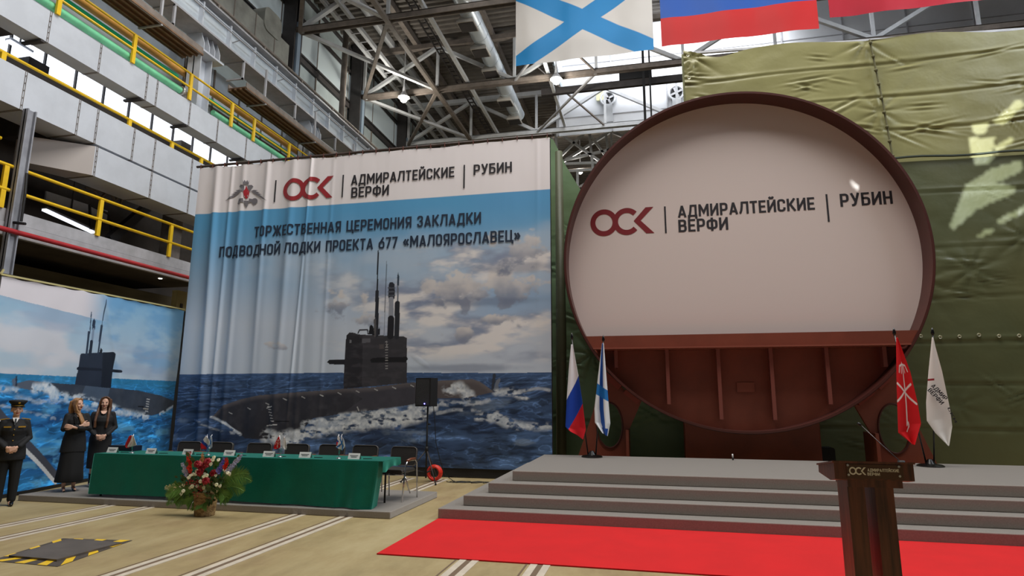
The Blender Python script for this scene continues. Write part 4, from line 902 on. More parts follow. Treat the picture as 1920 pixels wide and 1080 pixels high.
for i, (px, py) in enumerate(((1140, 185), (1268, 174))):
    p = aty(px, py, 34); t = thing('wall_fan', ('round dark fan on the white end wall, left one', 'round dark fan on the white end wall next to the tarpaulin')[i], 'fan', p)
    MB().torus((p.x, 34, p.z), .42, .09, 'y', 22, 6).build('ring', M_trusw, t); MB().tube([(p.x, 34.02, p.z), (p.x, 34.15, p.z)], .4, 16).build('grille', M_black, t)
    bl = MB()
    for k in range(4): a = PI/2*k+.4; bl.bar((p.x, 33.95, p.z), (p.x+.34*math.cos(a), 33.95, p.z+.34*math.sin(a)), .12, .02, (0, 1, 0))
    bl.build('blades', M_steel, t); MB().bar((p.x, 33.95, p.z-.4), (p.x, 33.95, p.z-1.5), .5, .08).build('bracket', M_trusw, t)
yb = aty(1126, 180, 34); tag(MB().rbox(tuple(yb), (.5, .1, .6), .08, 3).build('wall_sign', mat('pale_yellow', (226, 224, 180), .6)), 'small pale yellow panel beside the left wall fan', 'panel')
# trusses
TX = [-14+4*k for k in range(10)]
def truss(y, label, m, mv, zt):
    t = thing('roof_truss', label, 'roof truss', (4, y, 17))
    mb = MB(); mb.box((-14.2, y-.13, 16.9), (23, y-.09, 17.15)); mb.box((-14.2, y+.09, 16.9), (23, y+.13, 17.15)); mb.box((-14.2, y-.13, 17.12), (23, y+.13, 17.16)); mb.build('bottom_chord', m, t)
    MB().box((-14.2, y-.13, zt-.25), (23, y+.13, zt)).build('top_chord', m, t)
    for k, x in enumerate(TX):
        MB().bar((x, y, 17.1), (x, y, zt-.2), .13, .13).build('strut', mv, t)
        if k < 9:
            a, b = ((x, 17.1), (x+4, zt-.2)) if k % 2 == 0 else ((x, zt-.2), (x+4, 17.1)); MB().bar((a[0], y, a[1]), (b[0], y, b[1]), .17, .17).build('diagonal', mv, t)
    return t
truss(21.0, 'roof truss carrying the hanging flags', M_steeld, M_trusw, 19.6)
truss(27.0, 'roof truss with the bright lamps on its lower chord', M_steeld, M_trusw, 19.6)
truss(33.0, 'white lattice roof truss just in front of the white end wall', M_trusw, M_trusw, 19.6)
truss(39.0, 'roof truss beyond the white end wall', M_steeld, M_trusw, 19.6); truss(45.0, 'second roof truss beyond the end wall', M_steeld, M_steel, 19.6); truss(51.0, 'farthest visible roof truss above the banner', M_dark, M_steel, 19.6)
truss(15.0, 'roof truss nearest the camera above the hull section', M_steeld, M_steel, 19.6)
tl = thing('tie_beam', 'long tie beam joining the truss lower chords on the left', 'beam', (-10, 12, 17)); MB().box((-10.1, 12, 16.85), (-9.9, 60, 17.0)).build('beam', M_steeld, tl)
tl = thing('tie_beam', 'pale tie beam above the catwalk ladder', 'beam', (-8.4, 12, 17)); MB().box((-8.5, 12, 17.25), (-8.35, 60, 17.42)).build('beam', M_trusw, tl)
tl = thing('tie_beam', 'white tie beam beside the lantern windows', 'beam', (-5, 12, 17)); MB().box((-4.4, 12, 17.2), (-4.25, 33, 17.36)).build('beam', M_trusw, tl)
for i, x in enumerate((-12.5, -11.2, -7.2)):
    tl = thing('purlin_beam', ('pale double beam under the roof deck beside the left wall', 'brown beam under the roof deck above the tie beam', 'brown beam under the roof deck near the spiral duct')[i], 'beam', (x, 12, 19)); MB().box((x-.12, 12, 19.6), (x+.12, 60, 19.95)).build('beam', (M_trusw, M_steeld, M_steeld)[i], tl)
tl = thing('light_track', 'pair of pale beams with small fittings running along the upper left roof', 'beam', (-12.6, 12, 18))
MB().box((-12.9, 12, 18.0), (-12.75, 45, 18.2)).build('beam', M_trusw, tl); MB().box((-12.3, 12, 18.0), (-12.15, 45, 18.2)).build('beam', M_trusw, tl)
rg = MB()
for k in range(40): rg.box((-12.75, 14+.7*k, 18.05), (-12.3, 14.06+.7*k, 18.1))
rg.build('rungs', M_steel, tl, kind='stuff')
for i, ya in enumerate((15, 21, 27, 33, 39)):
    nm = ('first', 'second', 'third', 'fourth', 'fifth')[i]
    tl = thing('wind_brace', 'crossed braces between the roof trusses beside the left wall, %s bay' % nm, 'brace', (-12, ya, 17))
    MB().bar((-14, ya, 17.02), (-10, ya+6, 17.02), .16, .14).build('brace', M_trusw, tl); MB().bar((-10, ya, 16.96), (-14, ya+6, 16.96), .16, .14).build('brace', M_steeld, tl)
for i, ya in enumerate((21, 27)):
    tl = thing('wind_brace', ('thin crossed rods between trusses right of the spiral duct, nearer bay', 'thin crossed rods between trusses right of the spiral duct, farther bay')[i], 'brace', (-4, ya, 17))
    MB().bar((-6, ya, 18.8), (-2, ya+6, 17.02), .08, .08).build('brace', M_steeld, tl); MB().bar((-2, ya, 17.0), (-6, ya+6, 17.0), .1, .1).build('brace', M_steel, tl)
# ladder / cable ladder
cl_ = thing('cable_ladder', 'dark cable ladder running beside the pale tie beam under the roof', 'cable tray', (-9, 12, 17.3)); r_ = MB()
for x in (-9.0, -8.72): r_.box((x, 14, 17.3), (x+.04, 50, 17.38))
r_.build('rails', M_dark, cl_); r_ = MB()
for k in range(90): r_.box((-9.0, 14+.4*k, 17.31), (-8.7, 14.06+.4*k, 17.36))
r_.build('rungs', M_dark, cl_, kind='stuff')
# spiral duct
sd = thing('spiral_duct', 'long round silver air duct with square outlets under the roof', 'duct', (-7.2, 14, 18.2))
DX, DZ = -7.05, 18.05
rg = MB().tube([(DX, 12, DZ), (DX, 32.6, DZ)], .40, 20)
for k in range(20): rg.tube([(DX, 13+1.03*k, DZ), (DX, 13.05+1.03*k, DZ)], .415, 20)
smart(rg.build('tube', mat('spiral_metal', (205, 214, 222), .38, .35), sd, True))
for px, py in ((868, 50), (893, 99), (911, 139), (941, 194), (957, 228)):
    p = atz(px, py, 17.5)
    MB().loft([(0, 0, .45, .3, .3), (0, 0, .1, .55, .5), (0, 0, 0, .55, .5)], 4).xf(Matrix.Translation((DX-.1, p.y, 17.45)) @ Matrix.Rotation(PI/4, 4, 'Z')).build('outlet', mat('outlet_metal', (188, 182, 174), .5, .2), sd)
    MB().box((DX-.1-.34, p.y-.32, 17.42), (DX-.1+.34, p.y+.32, 17.445)).build('grille', M_dark, sd)
# high-bay lamps
for i, (px, py, Y, lab) in enumerate(((757, 186, 26.6, 'bright high-bay lamp glowing under the roof left of the spiral duct'), (1043, 152, 26.6, 'bright high-bay lamp glowing below the naval flag'), (1088, 322, 40, 'small bright lamp far away beside the hull rim'), (455, 28, 20, 'x'))):
    if lab == 'x': continue
    p = aty(px, py, Y); t = thing('high_bay_lamp', lab, 'lamp', p)
    MB().ball(tuple(p), .17, 14, 8).build('bulb', mat('lamp_glow', (255, 247, 225), .4, emit=45), t, True)
    MB().loft([(p.x, p.y, p.z+.08, .30, .30), (p.x, p.y, p.z+.38, .10, .10), (p.x, p.y, p.z+.9, .03, .03), (p.x, p.y, 19.9, .03, .03)], 14).build('reflector', M_steel, t)
    light('lamp_light', 'POINT', (p.x, p.y-.5, p.z-.4), 260, (1, .95, .85), shadow_soft_size=.2)
# catwalk crane bridge between the second and third truss
cr = thing('crane_bridge', 'dark travelling crane girder in front of the white end wall', 'crane', (2, 29, 17))
MB().box((-5, 28.9, 17.15), (20, 29.1, 17.5)).build('girder', M_dark, cr); MB().box((-1, 28.85, 17.5), (.6, 29.15, 17.9)).build('trolley', M_black, cr)
p = aty(1205, 100, 28.6); p2 = aty(1213, 236, 28.6)
MB().bar((p.x, 28.6, 12.6), (p.x, 28.6, 19.5), .12, .12).build('hanger', M_black, cr); MB().bar((p.x+.3, 28.6, 12.6), (p.x+.3, 28.6, 19.5), .08, .08).build('hanger', M_black, cr)
wk = thing('crane_walkway', 'rusty red travelling crane walkway seen above the banner', 'walkway', (-8, 45, 17))
MB().box((-13, 43, 15.7), (-3, 44.2, 16.0)).build('deck', mat('rusty_deck', (124, 92, 80), .7, var=.2), wk)
r_ = MB()
for k in range(11): r_.box((-13+k, 43, 16), (-12.94+k, 43.06, 17.1))
for z in (16.5, 17.05): r_.box((-13, 43, z), (-3, 43.05, z+.05))
r_.build('railing', M_steeld, wk)
# white frame of the gallery right of the banner (far)
ft = thing('far_frame', 'white lattice frame far behind the gap between banner and hull section', 'frame', (-3, 40, 12))
for pa, pb in (((1042, 252), (1046, 300)), ((1046, 298), (1100, 245)), ((1050, 250), (1150, 320)), ((1100, 245), (1160, 325)), ((1060, 300), (1165, 276)), ((1136, 250), (1148, 345)), ((1105, 250), (1112, 320)), ((1148, 300), (1185, 240)), ((1046, 308), (1160, 304)), ((1052, 322), (1150, 316)), ((1083, 322), (1083, 350))): MB().bar(aty(*pa, 37), aty(*pb, 37), .16, .16).build('bar', M_trusw, ft)
# ================================================================== FLAGS HANGING FROM THE TRUSS
FY = 20.75
def hang(label, pl, pr, painter, x_, zt=17.1, seed=1):
    a, b = aty(*pl, FY), aty(*pr, FY); zb = (a.z+b.z)/2
    def pos(U, V):
        X = a.x+(b.x-a.x)*U; Z = zb+(zt-zb)*V; return np.stack([X, FY-.05*(fbm(X*.8, Z*.5, seed, 3)-.5)*2-.03*np.sin(X*3+seed), Z], -1)
    o = painted_sheet('hanging_flag', pos, 420, 200, lambda U, V, p: painter(Paint(p[..., 0], p[..., 2]), U, V, a.x, b.x, zb, zt), vmat('flag_print', .5)); tag(o, label, 'flag')
    return o
def navy_flag(P, U, V, x0, x1, z0, z1):
    P.mix(V > -1, (226, 220, 214))
    P.mix(sst(.375, .35, P.dist([(x0, z0), (x1, z1)])), (44, 142, 206)); P.mix(sst(.375, .35, P.dist([(x0, z1), (x1, z0)])), (44, 142, 206)); return P.C
def tri_flag(P, U, V, x0, x1, z0, z1):
    P.mix(V > -1, (206, 44, 44)); P.mix(V > .36, (44, 92, 178)); P.mix(V > .69, (226, 224, 224)); return P.C
hang('white flag with a blue diagonal cross hanging below the roof', (967, 124), (1226, 93), navy_flag, 0, 17.25, 1)
hang('white, blue and red striped flag hanging right of the blue cross flag', (1241, 92), (1536, 48), tri_flag, 0, 17.2, 5)
hang('plain red flag hanging at the top right', (1556, 40), (1850, -8), lambda P, U, V, *a: (P.mix(V > -1, (176, 34, 48)), P.C)[1], 0, 17.2, 9)
# ================================================================== LOW PODIUM, TABLE, CHAIRS
pod = MB().box((-10.34, 8.55, .0), (-3.70, 10.55, .10)).build('low_platform', M_carpet); bv = pod.modifiers.new('bevel', 'BEVEL'); bv.width = .012; bv.segments = 2
tag(pod, 'low grey carpeted platform under the signing table', 'platform')
TZ = .775; TX0, TX1, TY0, TY1 = -9.03, -3.96, 8.66, 9.34
tb = thing('signing_table', 'long table on thin black legs hidden under the green cloth', 'table', ((TX0+TX1)/2, 9, .1))
MB().box((TX0+.04, TY0+.03, TZ-.03), (TX1-.02, TY1-.03, TZ-.004)).build('table_top', M_wood, tb)
for x in (TX0+.12, -7.35, -5.6, TX1-.14):
    for y in (TY0+.10, TY1-.10): MB().tube([(x, y, .1), (x, y, TZ-.03)], .016, 8).build('leg', M_black, tb, True)
M_gcl = mat('green_velvet', (6, 92, 76), .8, var=.1, vs=5, bump=.1, bs=60)
_b = M_gcl.node_tree.nodes['Principled BSDF']; _b.inputs['Sheen Weight'].default_value = 1; _b.inputs['Sheen Roughness'].default_value = .35; _b.inputs['Sheen Tint'].default_value = (.2, 1, .8, 1); _b.inputs['Roughness'].default_value = .5; _b.inputs['Specular IOR Level'].default_value = .8; _b.inputs['Specular Tint'].default_value = (.25, 1, .8, 1)
tc = thing('tablecloth', 'long dark green velvet cloth draped to the floor over the signing table', 'tablecloth', ((TX0+TX1)/2, 9, TZ))
MB().box((TX0, TY0, TZ), (TX1+.06, TY1, TZ+.010)).build('top', M_gcl, tc)
per = []                                   # skirt runs: back-left, left side, front, round the right corner
def skirt(U, V):
    # U along the skirt, V 0 bottom 1 top
    L1_, L2_, L3_ = .68, TX1-TX0, .20; T = L1_+L2_+L3_; s = U*T; x = []; y = []
    X = np.where(s < L1_, TX0, np.where(s < L1_+L2_, TX0+(s-L1_), TX1)); Y = np.where(s < L1_, TY1-s, np.where(s < L1_+L2_, TY0, TY0+(s-L1_-L2_)))
    nx = np.where(s < L1_, -1., np.where(s < L1_+L2_, 0., 1.)); ny = np.where((s >= L1_) & (s < L1_+L2_), -1., 0.)
    f = (fbm(s*1.5, s*0+3, 5, 3)-.5)*.04+.022*np.sin(s*7+np.sin(s*2.3)*2)*sst(3.2, 4.6, s)+.008*np.sin(s*11)
    f = (f+.02)*(1-V)**.7+.004; f = f+.05*(1-V)*np.exp(-((s-L1_-L2_+.25)/.12)**2)+.03*(1-V)*np.exp(-((s-L1_-L2_+.6)/.07)**2)
    zb = .135+.035*np.sin(s*.9)*.5+.05*sst(L1_+L2_, T, s)*0-.03*np.exp(-((s-L1_-L2_)/.15)**2)
    Z = zb+(TZ+.009-zb)*V; X = X-.10*(1-V)*sst(L1_+L2_-1.2, L1_+L2_, s)
    return np.stack([X+nx*f, Y+ny*f, Z], -1)
sheet('skirt', skirt, 420, 22, M_gcl, tc)
vs = [(TX1-.02, TY0+.16, TZ), (TX1+.06, TY0+.1, TZ), (TX1+.06, TY1, TZ), (TX1+.06, TY0+.12, .60), (TX1+.06, TY0+.35, .66), (TX1+.06, TY1, .70)]
MB().grid(lambda u, v: (TX1+.06+.01*math.sin(u*14)*(1-v), TY0+.02+u*(TY1-TY0-.02), TZ+.01-(1-v)*(.16-.07*u+.02*math.sin(u*9))), 24, 6).build('right_overhang', M_gcl, tc, True)
# conference chairs
def make_chair():
    t = thing('conference_chair', 'black leather conference chair', 'chair', (0, 0, 0))
    s_ = MB().rbox((0, 0, .45), (.46, .45, .06), .03, 4, 'xz'); smart(s_.build('seat', M_leather, t, True))
    M_ = Matrix.Translation((0, .23, .46)) @ Matrix.Rotation(math.radians(-9), 4, 'X')
    s_ = MB().rbox((0, 0, .19), (.47, .045, .30), .06, 5, 'xz').xf(M_); o = smart(s_.build('backrest', M_leather, t, True)); pi = MB()
    pts = []
    for cx, cy, a0 in ((1, 1, 0), (-1, 1, 90), (-1, -1, 180), (1, -1, 270)):
        for k in range(5): a = math.radians(a0+22.5*k); pts.append((cx*(.235-.06)+.06*math.cos(a), -.024, .19+cy*(.15-.06)+.06*math.sin(a)))
    pi.tube(pts+[pts[0]], .006, 6, False).xf(M_); pi.build('piping', mat('piping_grey', (96, 92, 88), .5), o, True)
    for sx in (-1, 1):
        x = sx*.26
        MB().tube([(x, -.24, 0), (x, -.20, .30), (x, -.16, .54), (x, -.11, .605), (x, .0, .615), (x, .16, .61), (x, .22, .56), (x, .25, .30), (x, .27, 0)], .013, 8).build('leg_frame', M_chrome, t, True)
        MB().tube([(x, -.12, .612), (x, .0, .63), (x, .15, .625)], .022, 8).build('armrest', mat('armrest_wood', (112, 62, 36), .35), t, True)
        MB().tube([(x, .02, .10), (0+sx*.2, -.1, .42)], .011, 6).build('brace', M_chrome, t, True)
    MB().tube([(-.26, -.18, .40), (.26, -.18, .40)], .011, 6).build('cross_tube', M_chrome, t, True)
    return t
ch0 = make_chair()
CHL = ['black leather chair behind the table, leftmost with a tall backrest', 'black leather chair half hidden by the little tricolour flag', 'black leather chair behind the table between two pairs of little flags', 'black leather chair behind the little white flag at the middle of the table', 'black leather chair just left of the little blue cross flag', 'black leather chair second from the right behind the table', 'black leather chair with chrome legs standing clear at the right end of the table']
for i, (px, y, rz) in enumerate(((338, 9.72, .05), (397, 9.74, -.04), (471, 9.72, .03), (541, 9.72, -.05), (610, 9.74, .04), (672, 9.74, -.03), (744, 9.62, -.10))):
    x = aty(px, 835, y).x; loc = (x, y, .10 if i < 7 else .101)
    if i == 0: ch0.matrix_basis = Matrix.Translation(loc) @ Matrix.Rotation(rz, 4, 'Z'); ch0['label'] = CHL[0]; ch0['group'] = 'conference chairs behind the green table'
    else: dup(ch0, loc, rz, CHL[i], 'conference chairs behind the green table')
a = aty(211, 845, 9.24); b = aty(258, 845, 9.24)
tag(MB().box((a.x, 9.14, TZ+.011), (b.x, 9.33, TZ+.10)).build('document_box', mat('navy_box', (22, 30, 48), .4)), 'low dark blue box on the left end of the green table', 'box')
# name cards and pens
M_card = mat('card_white', (236, 234, 232), .6); M_cardt = mat('card_print', (128, 126, 130), .6)
def make_card():
    t = thing('name_card', 'white folded name card', 'name card'); h = .085; w_ = .10
    c = MB(); c.add([(-w_, -.03, 0), (w_, -.03, 0), (w_, 0, h), (-w_, 0, h), (w_, .03, 0), (-w_, .03, 0)], [(0, 1, 2, 3), (3, 2, 4, 5)]); c.build('card', M_card, t)
    l = MB()
    for k, (z, ww) in enumerate(((.052, .07), (.032, .05))):
        y = -.03+.03*z/h-.004; l.add([(-ww, y, z-.005), (ww, y, z-.005), (ww, y+.0033, z+.005), (-ww, y+.0033, z+.005)], [(0, 1, 2, 3)])
    l.build('printed_lines', M_cardt, t); return t
cd0 = make_card(); pen0 = MB().tube([(-.07, 0, .006), (.05, .0, .006), (.07, 0, .006)], [.005, .005, .002], 6).build('pen', M_black, None, True)
CDL = ['leftmost white name card on the green table', 'white name card second from the left on the green table', 'white name card right behind the flowers', 'white name card just right of the flowers', 'white name card left of the little red and white flags', 'white name card between the red flag pair and the blue cross flag', 'rightmost white name card on the green table']
for i, px in enumerate((211, 284, 353, 431, 505, 573, 665)):
    x = aty(px, 852, 8.86).x; loc = (x, 8.86, TZ+.011)
    if i == 0: cd0.matrix_basis = Matrix.Translation(loc); cd0['label'] = CDL[0]; cd0['group'] = 'name cards along the green table'
    else: dup(cd0, loc, random.uniform(-.08, .08), CDL[i], 'name cards along the green table')
    o = pen0 if i == 0 else pen0.copy()
    if i: COL.objects.link(o)
    o.matrix_basis = Matrix.Translation((x+.20, 8.90, TZ+.011)) @ Matrix.Rotation(random.uniform(.1, .5), 4, 'Z')
    tag(o, 'black pen beside the '+CDL[i].replace('white ', '').replace('little ', '').replace(' on the green table', ''), 'pen', 'pens on the green table')
# ================================================================== DRAPED FLAGS
def flag_drape(name, left, right, Y, painter, m, parent, amp=.05, nf=3, nu=110, nv=220, gather=.6):
    lp = [aty(x, y, Y) for x, y in left]; rp_ = [aty(x, y, Y) for x, y in right]
    def interp(ps, V):
        d = [0]
        for a, b in zip(ps, ps[1:]): d.append(d[-1]+(b-a).length)
        d = np.array(d)/d[-1]; return np.interp(V, d, [p.x for p in ps]), np.interp(V, d, [p.z for p in ps])
    def pos(U, V):
        lx, lz_ = interp(lp, V); rx, rz_ = interp(rp_, V); X = lx+(rx-lx)*U; Z = lz_+(rz_-lz_)*U
        return np.stack([X, Y-amp*np.sin(U*PI*nf+V*1.2)*(.25+.75*V)-.01, Z], -1)
    o = painted_sheet(name, pos, nu, nv, lambda U, V, p: painter(Paint(U, V), U, V, p), m, None); o.parent = parent; o.matrix_parent_inverse = parent.matrix_basis.inverted()
    so = o.modifiers.new('solid', 'SOLIDIFY'); so.thickness = .003
    return o
VM = vmat('small_flag_print', .6)
def bandz(P, p, z, c):   # everything below the slanted line through two pixels
    (a, b), Y = z; A_, B_ = aty(*a, Y), aty(*b, Y); zz = A_.z+(B_.z-A_.z)*(p[..., 0]-A_.x)/(B_.x-A_.x); P.mix((p[..., 2] < zz).astype(float), c)
def p_tri(Y, l1, l2):
    def f(P, U, V, p): P.mix(V > -1, (232, 230, 234)); bandz(P, p, (l1, Y), (24, 66, 168)); bandz(P, p, (l2, Y), (214, 34, 44)); return P.C
    return f
def p_cross(P, U, V, p):
    P.mix(V > -1, (232, 234, 236)); P.mix(sst(.02, 0, np.abs(U-.30-.26*V)-.17-.10*(.5-V)), (34, 84, 166)); P.mix(sst(.01, 0, np.abs(V-.50-.07*U)-.055), (36, 116, 186)); P.mix((V > .92)*(np.abs(U-.6) < .3), (30, 78, 160)); return P.C
def p_red(P, U, V, p):
    P.mix(V > -1, (206, 22, 28)); w = (232, 220, 214)
    for pts, wd in (([(.5, .24), (.5, .50), (.48, .62), (.46, .80)], .035), ([(.04, .42), (.45, .50), (.95, .62)], .03), ([(.02, .58), (.45, .50), (.88, .44)], .03), ([(.18, .32), (.22, .265), (.5, .25), (.78, .265), (.84, .32)], .026), ([(.34, .33), (.38, .27)], .022), ([(.64, .33), (.62, .27)], .022), ([(.52, .78), (.56, .82), (.50, .86)], .026)):
        d = np.full(U.shape, 9.)
        for (x0, y0), (x1, y1) in zip(pts, pts[1:]):
            dx, dy = (x1-x0)*.34, y1-y0; t_ = np.clip(((U-x0)*.34*dx+(V-y0)*dy)/(dx*dx+dy*dy), 0, 1); d = np.minimum(d, np.hypot((U-x0)*.34-t_*dx, V-y0-t_*dy))
        P.mix(sst(wd*.42, wd*.27, d), w)
    return P.C
def p_white(P, U, V, p): P.mix(V > -1, (232, 226, 220)); P.mix((np.abs(V-.385) < .01)*(U < .38), (150, 40, 48)); return P.C
def stand(label, px, Y, poles):
    b = aty(*px, Y); t = thing('flag_stand', label, 'flag stand', (b.x, Y, .6))
    smart(MB().loft([(b.x, Y, .601, .20, .20), (b.x, Y, .615, .205, .205), (b.x, Y, .635, .17, .17), (b.x, Y, .65, .08, .08), (b.x, Y, .72, .035, .035)], 24).build('base', M_blackg, t, True))
    for k, (bp, tp, ty) in enumerate(poles):
        a = aty(*bp, Y); c = aty(*tp, Y); pl = MB().tube([(a.x, Y+.01, .62), (c.x, Y+.02, c.z-.08)], .013, 8).build('pole', M_blackg, t, True)
        MB().loft([(c.x, Y+.02, c.z-.10, .012, .012), (c.x, Y+.02, c.z-.05, .030, .018), (c.x, Y+.02, c.z-.01, .024, .014), (c.x, Y+.02, c.z+.05, .003, .003)], 10).build('finial', M_blackg, pl, True)
    return t
stand('black floor stand holding the tricolour and the blue cross flag left on the stage', (1110, 857), 12.1, (((1103, 857), (1072, 628), 0), ((1117, 857), (1131, 632), 0)))
stand('black floor stand holding the red and the white flag right on the stage', (1745, 874), 11.9, (((1738, 873), (1677, 619), 0), ((1752, 873), (1749, 619), 0)))
YF = 12.03
def top_flag(name, label, *a, **k):
    t = thing(name, label, 'flag', tuple(aty(*a[0][0], a[2]))); flag_drape('cloth', a[0], a[1], a[2], a[3], VM, t, **k); return t
top_flag('tricolour_flag', 'white, blue and red flag hanging from the left pole beside the banner', [(1071, 646), (1067, 690), (1063, 750), (1061, 800), (1069, 808)], [(1074, 646), (1085, 705), (1093, 758), (1099, 805), (1094, 824)], YF, p_tri(YF, ((1063, 750), (1085, 705)), ((1068, 802), (1093, 757))), amp=.05, nf=2)
top_flag('naval_flag', 'white flag with blue diagonal cross drooping on the pole next to the tricolour', [(1129, 644), (1121, 711), (1115, 767), (1116, 792), (1130, 812)], [(1132, 644), (1135, 683), (1139, 733), (1144, 794), (1139, 818)], YF, p_cross, amp=.05, nf=3)
YG = 11.82
top_flag('red_flag', 'red flag with crossed pale anchors drooping right of the hull section', [(1680, 633), (1680, 711), (1681, 760), (1682, 811), (1708, 832)], [(1683, 633), (1692, 658), (1706, 697), (1719, 755), (1725, 794), (1713, 834)], YG, p_red, amp=.05, nf=2)
wf = top_flag('white_flag', 'white lettered flag drooping at the far right of the stage', [(1747, 633), (1740, 697), (1735, 755), (1736, 789), (1752, 812), (1776, 836)], [(1750, 633), (1754, 650), (1767, 697), (1782, 767), (1786, 800), (1780, 836)], YG, p_white, amp=.04, nf=1.5)
a = aty(1743, 731, YG-.07); ux = Vector((.60, 0, -.80)); uz = Vector((.80, 0, .60))
write('АДМИР', 'lettering', aty(1745, 724, YG-.075), ux, uz, (0, -1, 0), .30, .072, M_ink, wf); write('ВЕРФИ', 'lettering', aty(1738.5, 732, YG-.075), ux, uz, (0, -1, 0), .30, .072, M_ink, wf)
write('СКИ', 'lettering', aty(1776, 765, YG-.05), Vector((.33, 0, -.94)), Vector((.94, 0, .33)), (0, -1, 0), .26, .04, M_ink, wf)
# little flags on the table
YT2 = 8.84
def mini(label, base, fl):
    b = aty(*base, YT2); t = thing('table_flag_set', label, 'table flags', (b.x, YT2, TZ+.01))
    MB().loft([(b.x, YT2, TZ+.011, .045, .045), (b.x, YT2, TZ+.02, .04, .04), (b.x, YT2, TZ+.035, .012, .012)], 16).build('base', M_chrome, t, True)
    for top, left, right, pf in fl:
        c = aty(*top, YT2); MB().tube([(b.x, YT2, TZ+.02), (c.x, YT2+.005, c.z+.02)], .0035, 6).build('rod', M_chrome, t, True)
        flag_drape('flag', left, right, YT2-.005, pf, VM, t, amp=.012, nf=2, nu=16, nv=20)
solid = lambda c: (lambda P, U, V, p: (P.mix(V > -1, c), P.C)[1])
def p_minitri(P, U, V, p): P.mix(V > -1, (226, 226, 230)); P.mix(V-.5*U > .30, (34, 70, 160)); P.mix(V-.5*U > .52, (208, 36, 46)); return P.C
def p_minix(P, U, V, p): P.mix(V > -1, (226, 230, 236)); P.mix((np.abs(U-V) < .13) | (np.abs(U+V-1) < .13), (52, 120, 190)); return P.C
mini('little red flag and white flag on a chrome base at the left of the table', (247, 852), [((246, 817), [(243, 818), (237, 831), (236, 836), (239, 840)], [(247, 816), (249, 820), (248, 830), (243, 841)], solid((190, 40, 46))), ((250, 816), [(249, 816), (246, 826), (241, 836), (241, 839)], [(251, 816), (254, 824), (258, 834), (256, 835)], solid((222, 214, 210)))])
mini('little tricolour and blue cross flags on a chrome base behind the flowers', (390, 856), [((388, 817), [(387, 817), (381, 826), (377, 834), (379, 842)], [(388, 817), (392, 824), (395, 834), (389, 843)], p_minitri), ((397, 817), [(396, 817), (393, 828), (391, 838), (393, 841)], [(398, 817), (399, 828), (399, 838), (397, 842)], p_minix)])
mini('little red and white flags on a chrome base at the middle of the table', (525, 859), [((524, 819), [(523, 819), (517, 830), (514, 840), (517, 842)], [(525, 819), (526, 828), (527, 838), (524, 841)], p_red), ((534, 819), [(533, 819), (532, 828), (531, 838), (535, 843)], [(535, 819), (537, 828), (539, 838), (538, 843)], solid((226, 220, 220)))])
mini('little blue cross flag and striped flag near the right end of the table', (635, 860), [((635, 817), [(634, 817), (633, 824), (632, 832), (633, 836)], [(636, 817), (639, 824), (640, 832), (638, 836)], p_minitri), ((641, 817), [(640, 817), (636, 828), (631, 838), (634, 840)], [(642, 817), (646, 826), (648, 836), (643, 845)], p_minix)])
# ================================================================== LECTERN
LY = 4.7
lt = thing('lectern', 'dark wooden lectern with two posts and a lettered metal plate', 'lectern', (1.45, 4.9, 0))
fl_, fr_ = aty(1563, 867, LY), aty(1712, 869, LY); zb = aty(1600, 905, LY).z; zt = fl_.z
side = lambda x: [(x, LY, zb+.02), (x, LY, zt), (x, LY+.42, zt-.06), (x, LY+.42, zt-.11), (x, LY+.12, zb)]
MB().poly(side(fl_.x), (fr_.x-fl_.x, 0, 0)).build('desk_box', M_wood, lt)
MB().poly([(fl_.x-.01, LY-.008, zt), (fr_.x+.01, LY-.008, zt), (fr_.x+.01, LY+.43, zt-.06), (fl_.x-.01, LY+.43, zt-.06)], (0, 0, .012)).build('desk_top', M_wood, lt)
MB().box((fl_.x+.08, LY+.015, zb-.03), (fr_.x-.07, LY+.30, zb+.03)).build('under_rail', M_wood, lt)
for a, b in ((1588, 1620), (1639, 1674)):
    x0, x1 = aty(a, 905, LY+.03).x, aty(b, 905, LY+.03).x; MB().box((x0-.0, LY+.03, .05), (x1, LY+.27, zb)).build('post', M_wood, lt)
MB().rbox((1.42, LY+.16, .025), (.62, .5, .05), .03, 3, 'xy').build('base', M_wood, lt)
pa, pb = aty(1586, 869.5, LY), aty(1695, 902, LY); plt = MB().box((pa.x, LY-.006, pb.z+.008), (pb.x, LY, pa.z-.002)).build('name_plate', mat('plate_bronze', (86, 60, 44), .35, .3), lt)
M_cream = mat('cream_lettering', (236, 226, 208), .5)
oz = lambda px, py: aty(px, py, LY-.007)
a, b = oz(1592.5, 890), oz(1623, 876); osk(a, UX, UZ, NN, b.x-a.x, b.z-a.z, M_cream, plt)
a, b = oz(1626.5, 884), oz(1685, 877); write('АДМИРАЛТЕЙСКИЕ', 'lettering', a, UX, UZ, NN, b.x-a.x, .020, M_cream, plt)
a, b = oz(1626.5, 891.5), oz(1649, 884); write('ВЕРФИ', 'lettering', a, UX, UZ, NN, b.x-a.x, .020, M_cream, plt)
for px, py in ((1589, 872), (1685, 875), (1591, 890), (1687, 893)): p = oz(px, py); MB().tube([(p.x, LY-.012, p.z), (p.x, LY-.004, p.z)], .008, 10).build('screw', M_chrome, plt)
mc = thing('gooseneck_microphone', 'thin black gooseneck microphone leaning left over the lectern', 'microphone', tuple(aty(1690, 866, LY+.12)))
p0, p1 = aty(1690, 867, LY+.12), aty(1614, 797, LY+.30)
MB().tube([(p0.x, p0.y, zt-.03), p0, p0.lerp(p1, .5)+Vector((0, 0, -.004)), p1], .0035, 6).build('neck', mat('mic_neck', (90, 84, 84), .35, .5), mc, True); MB().tube([p1, p1+Vector((-.016, .01, .014))], .009, 8).build('capsule', M_black, mc, True)
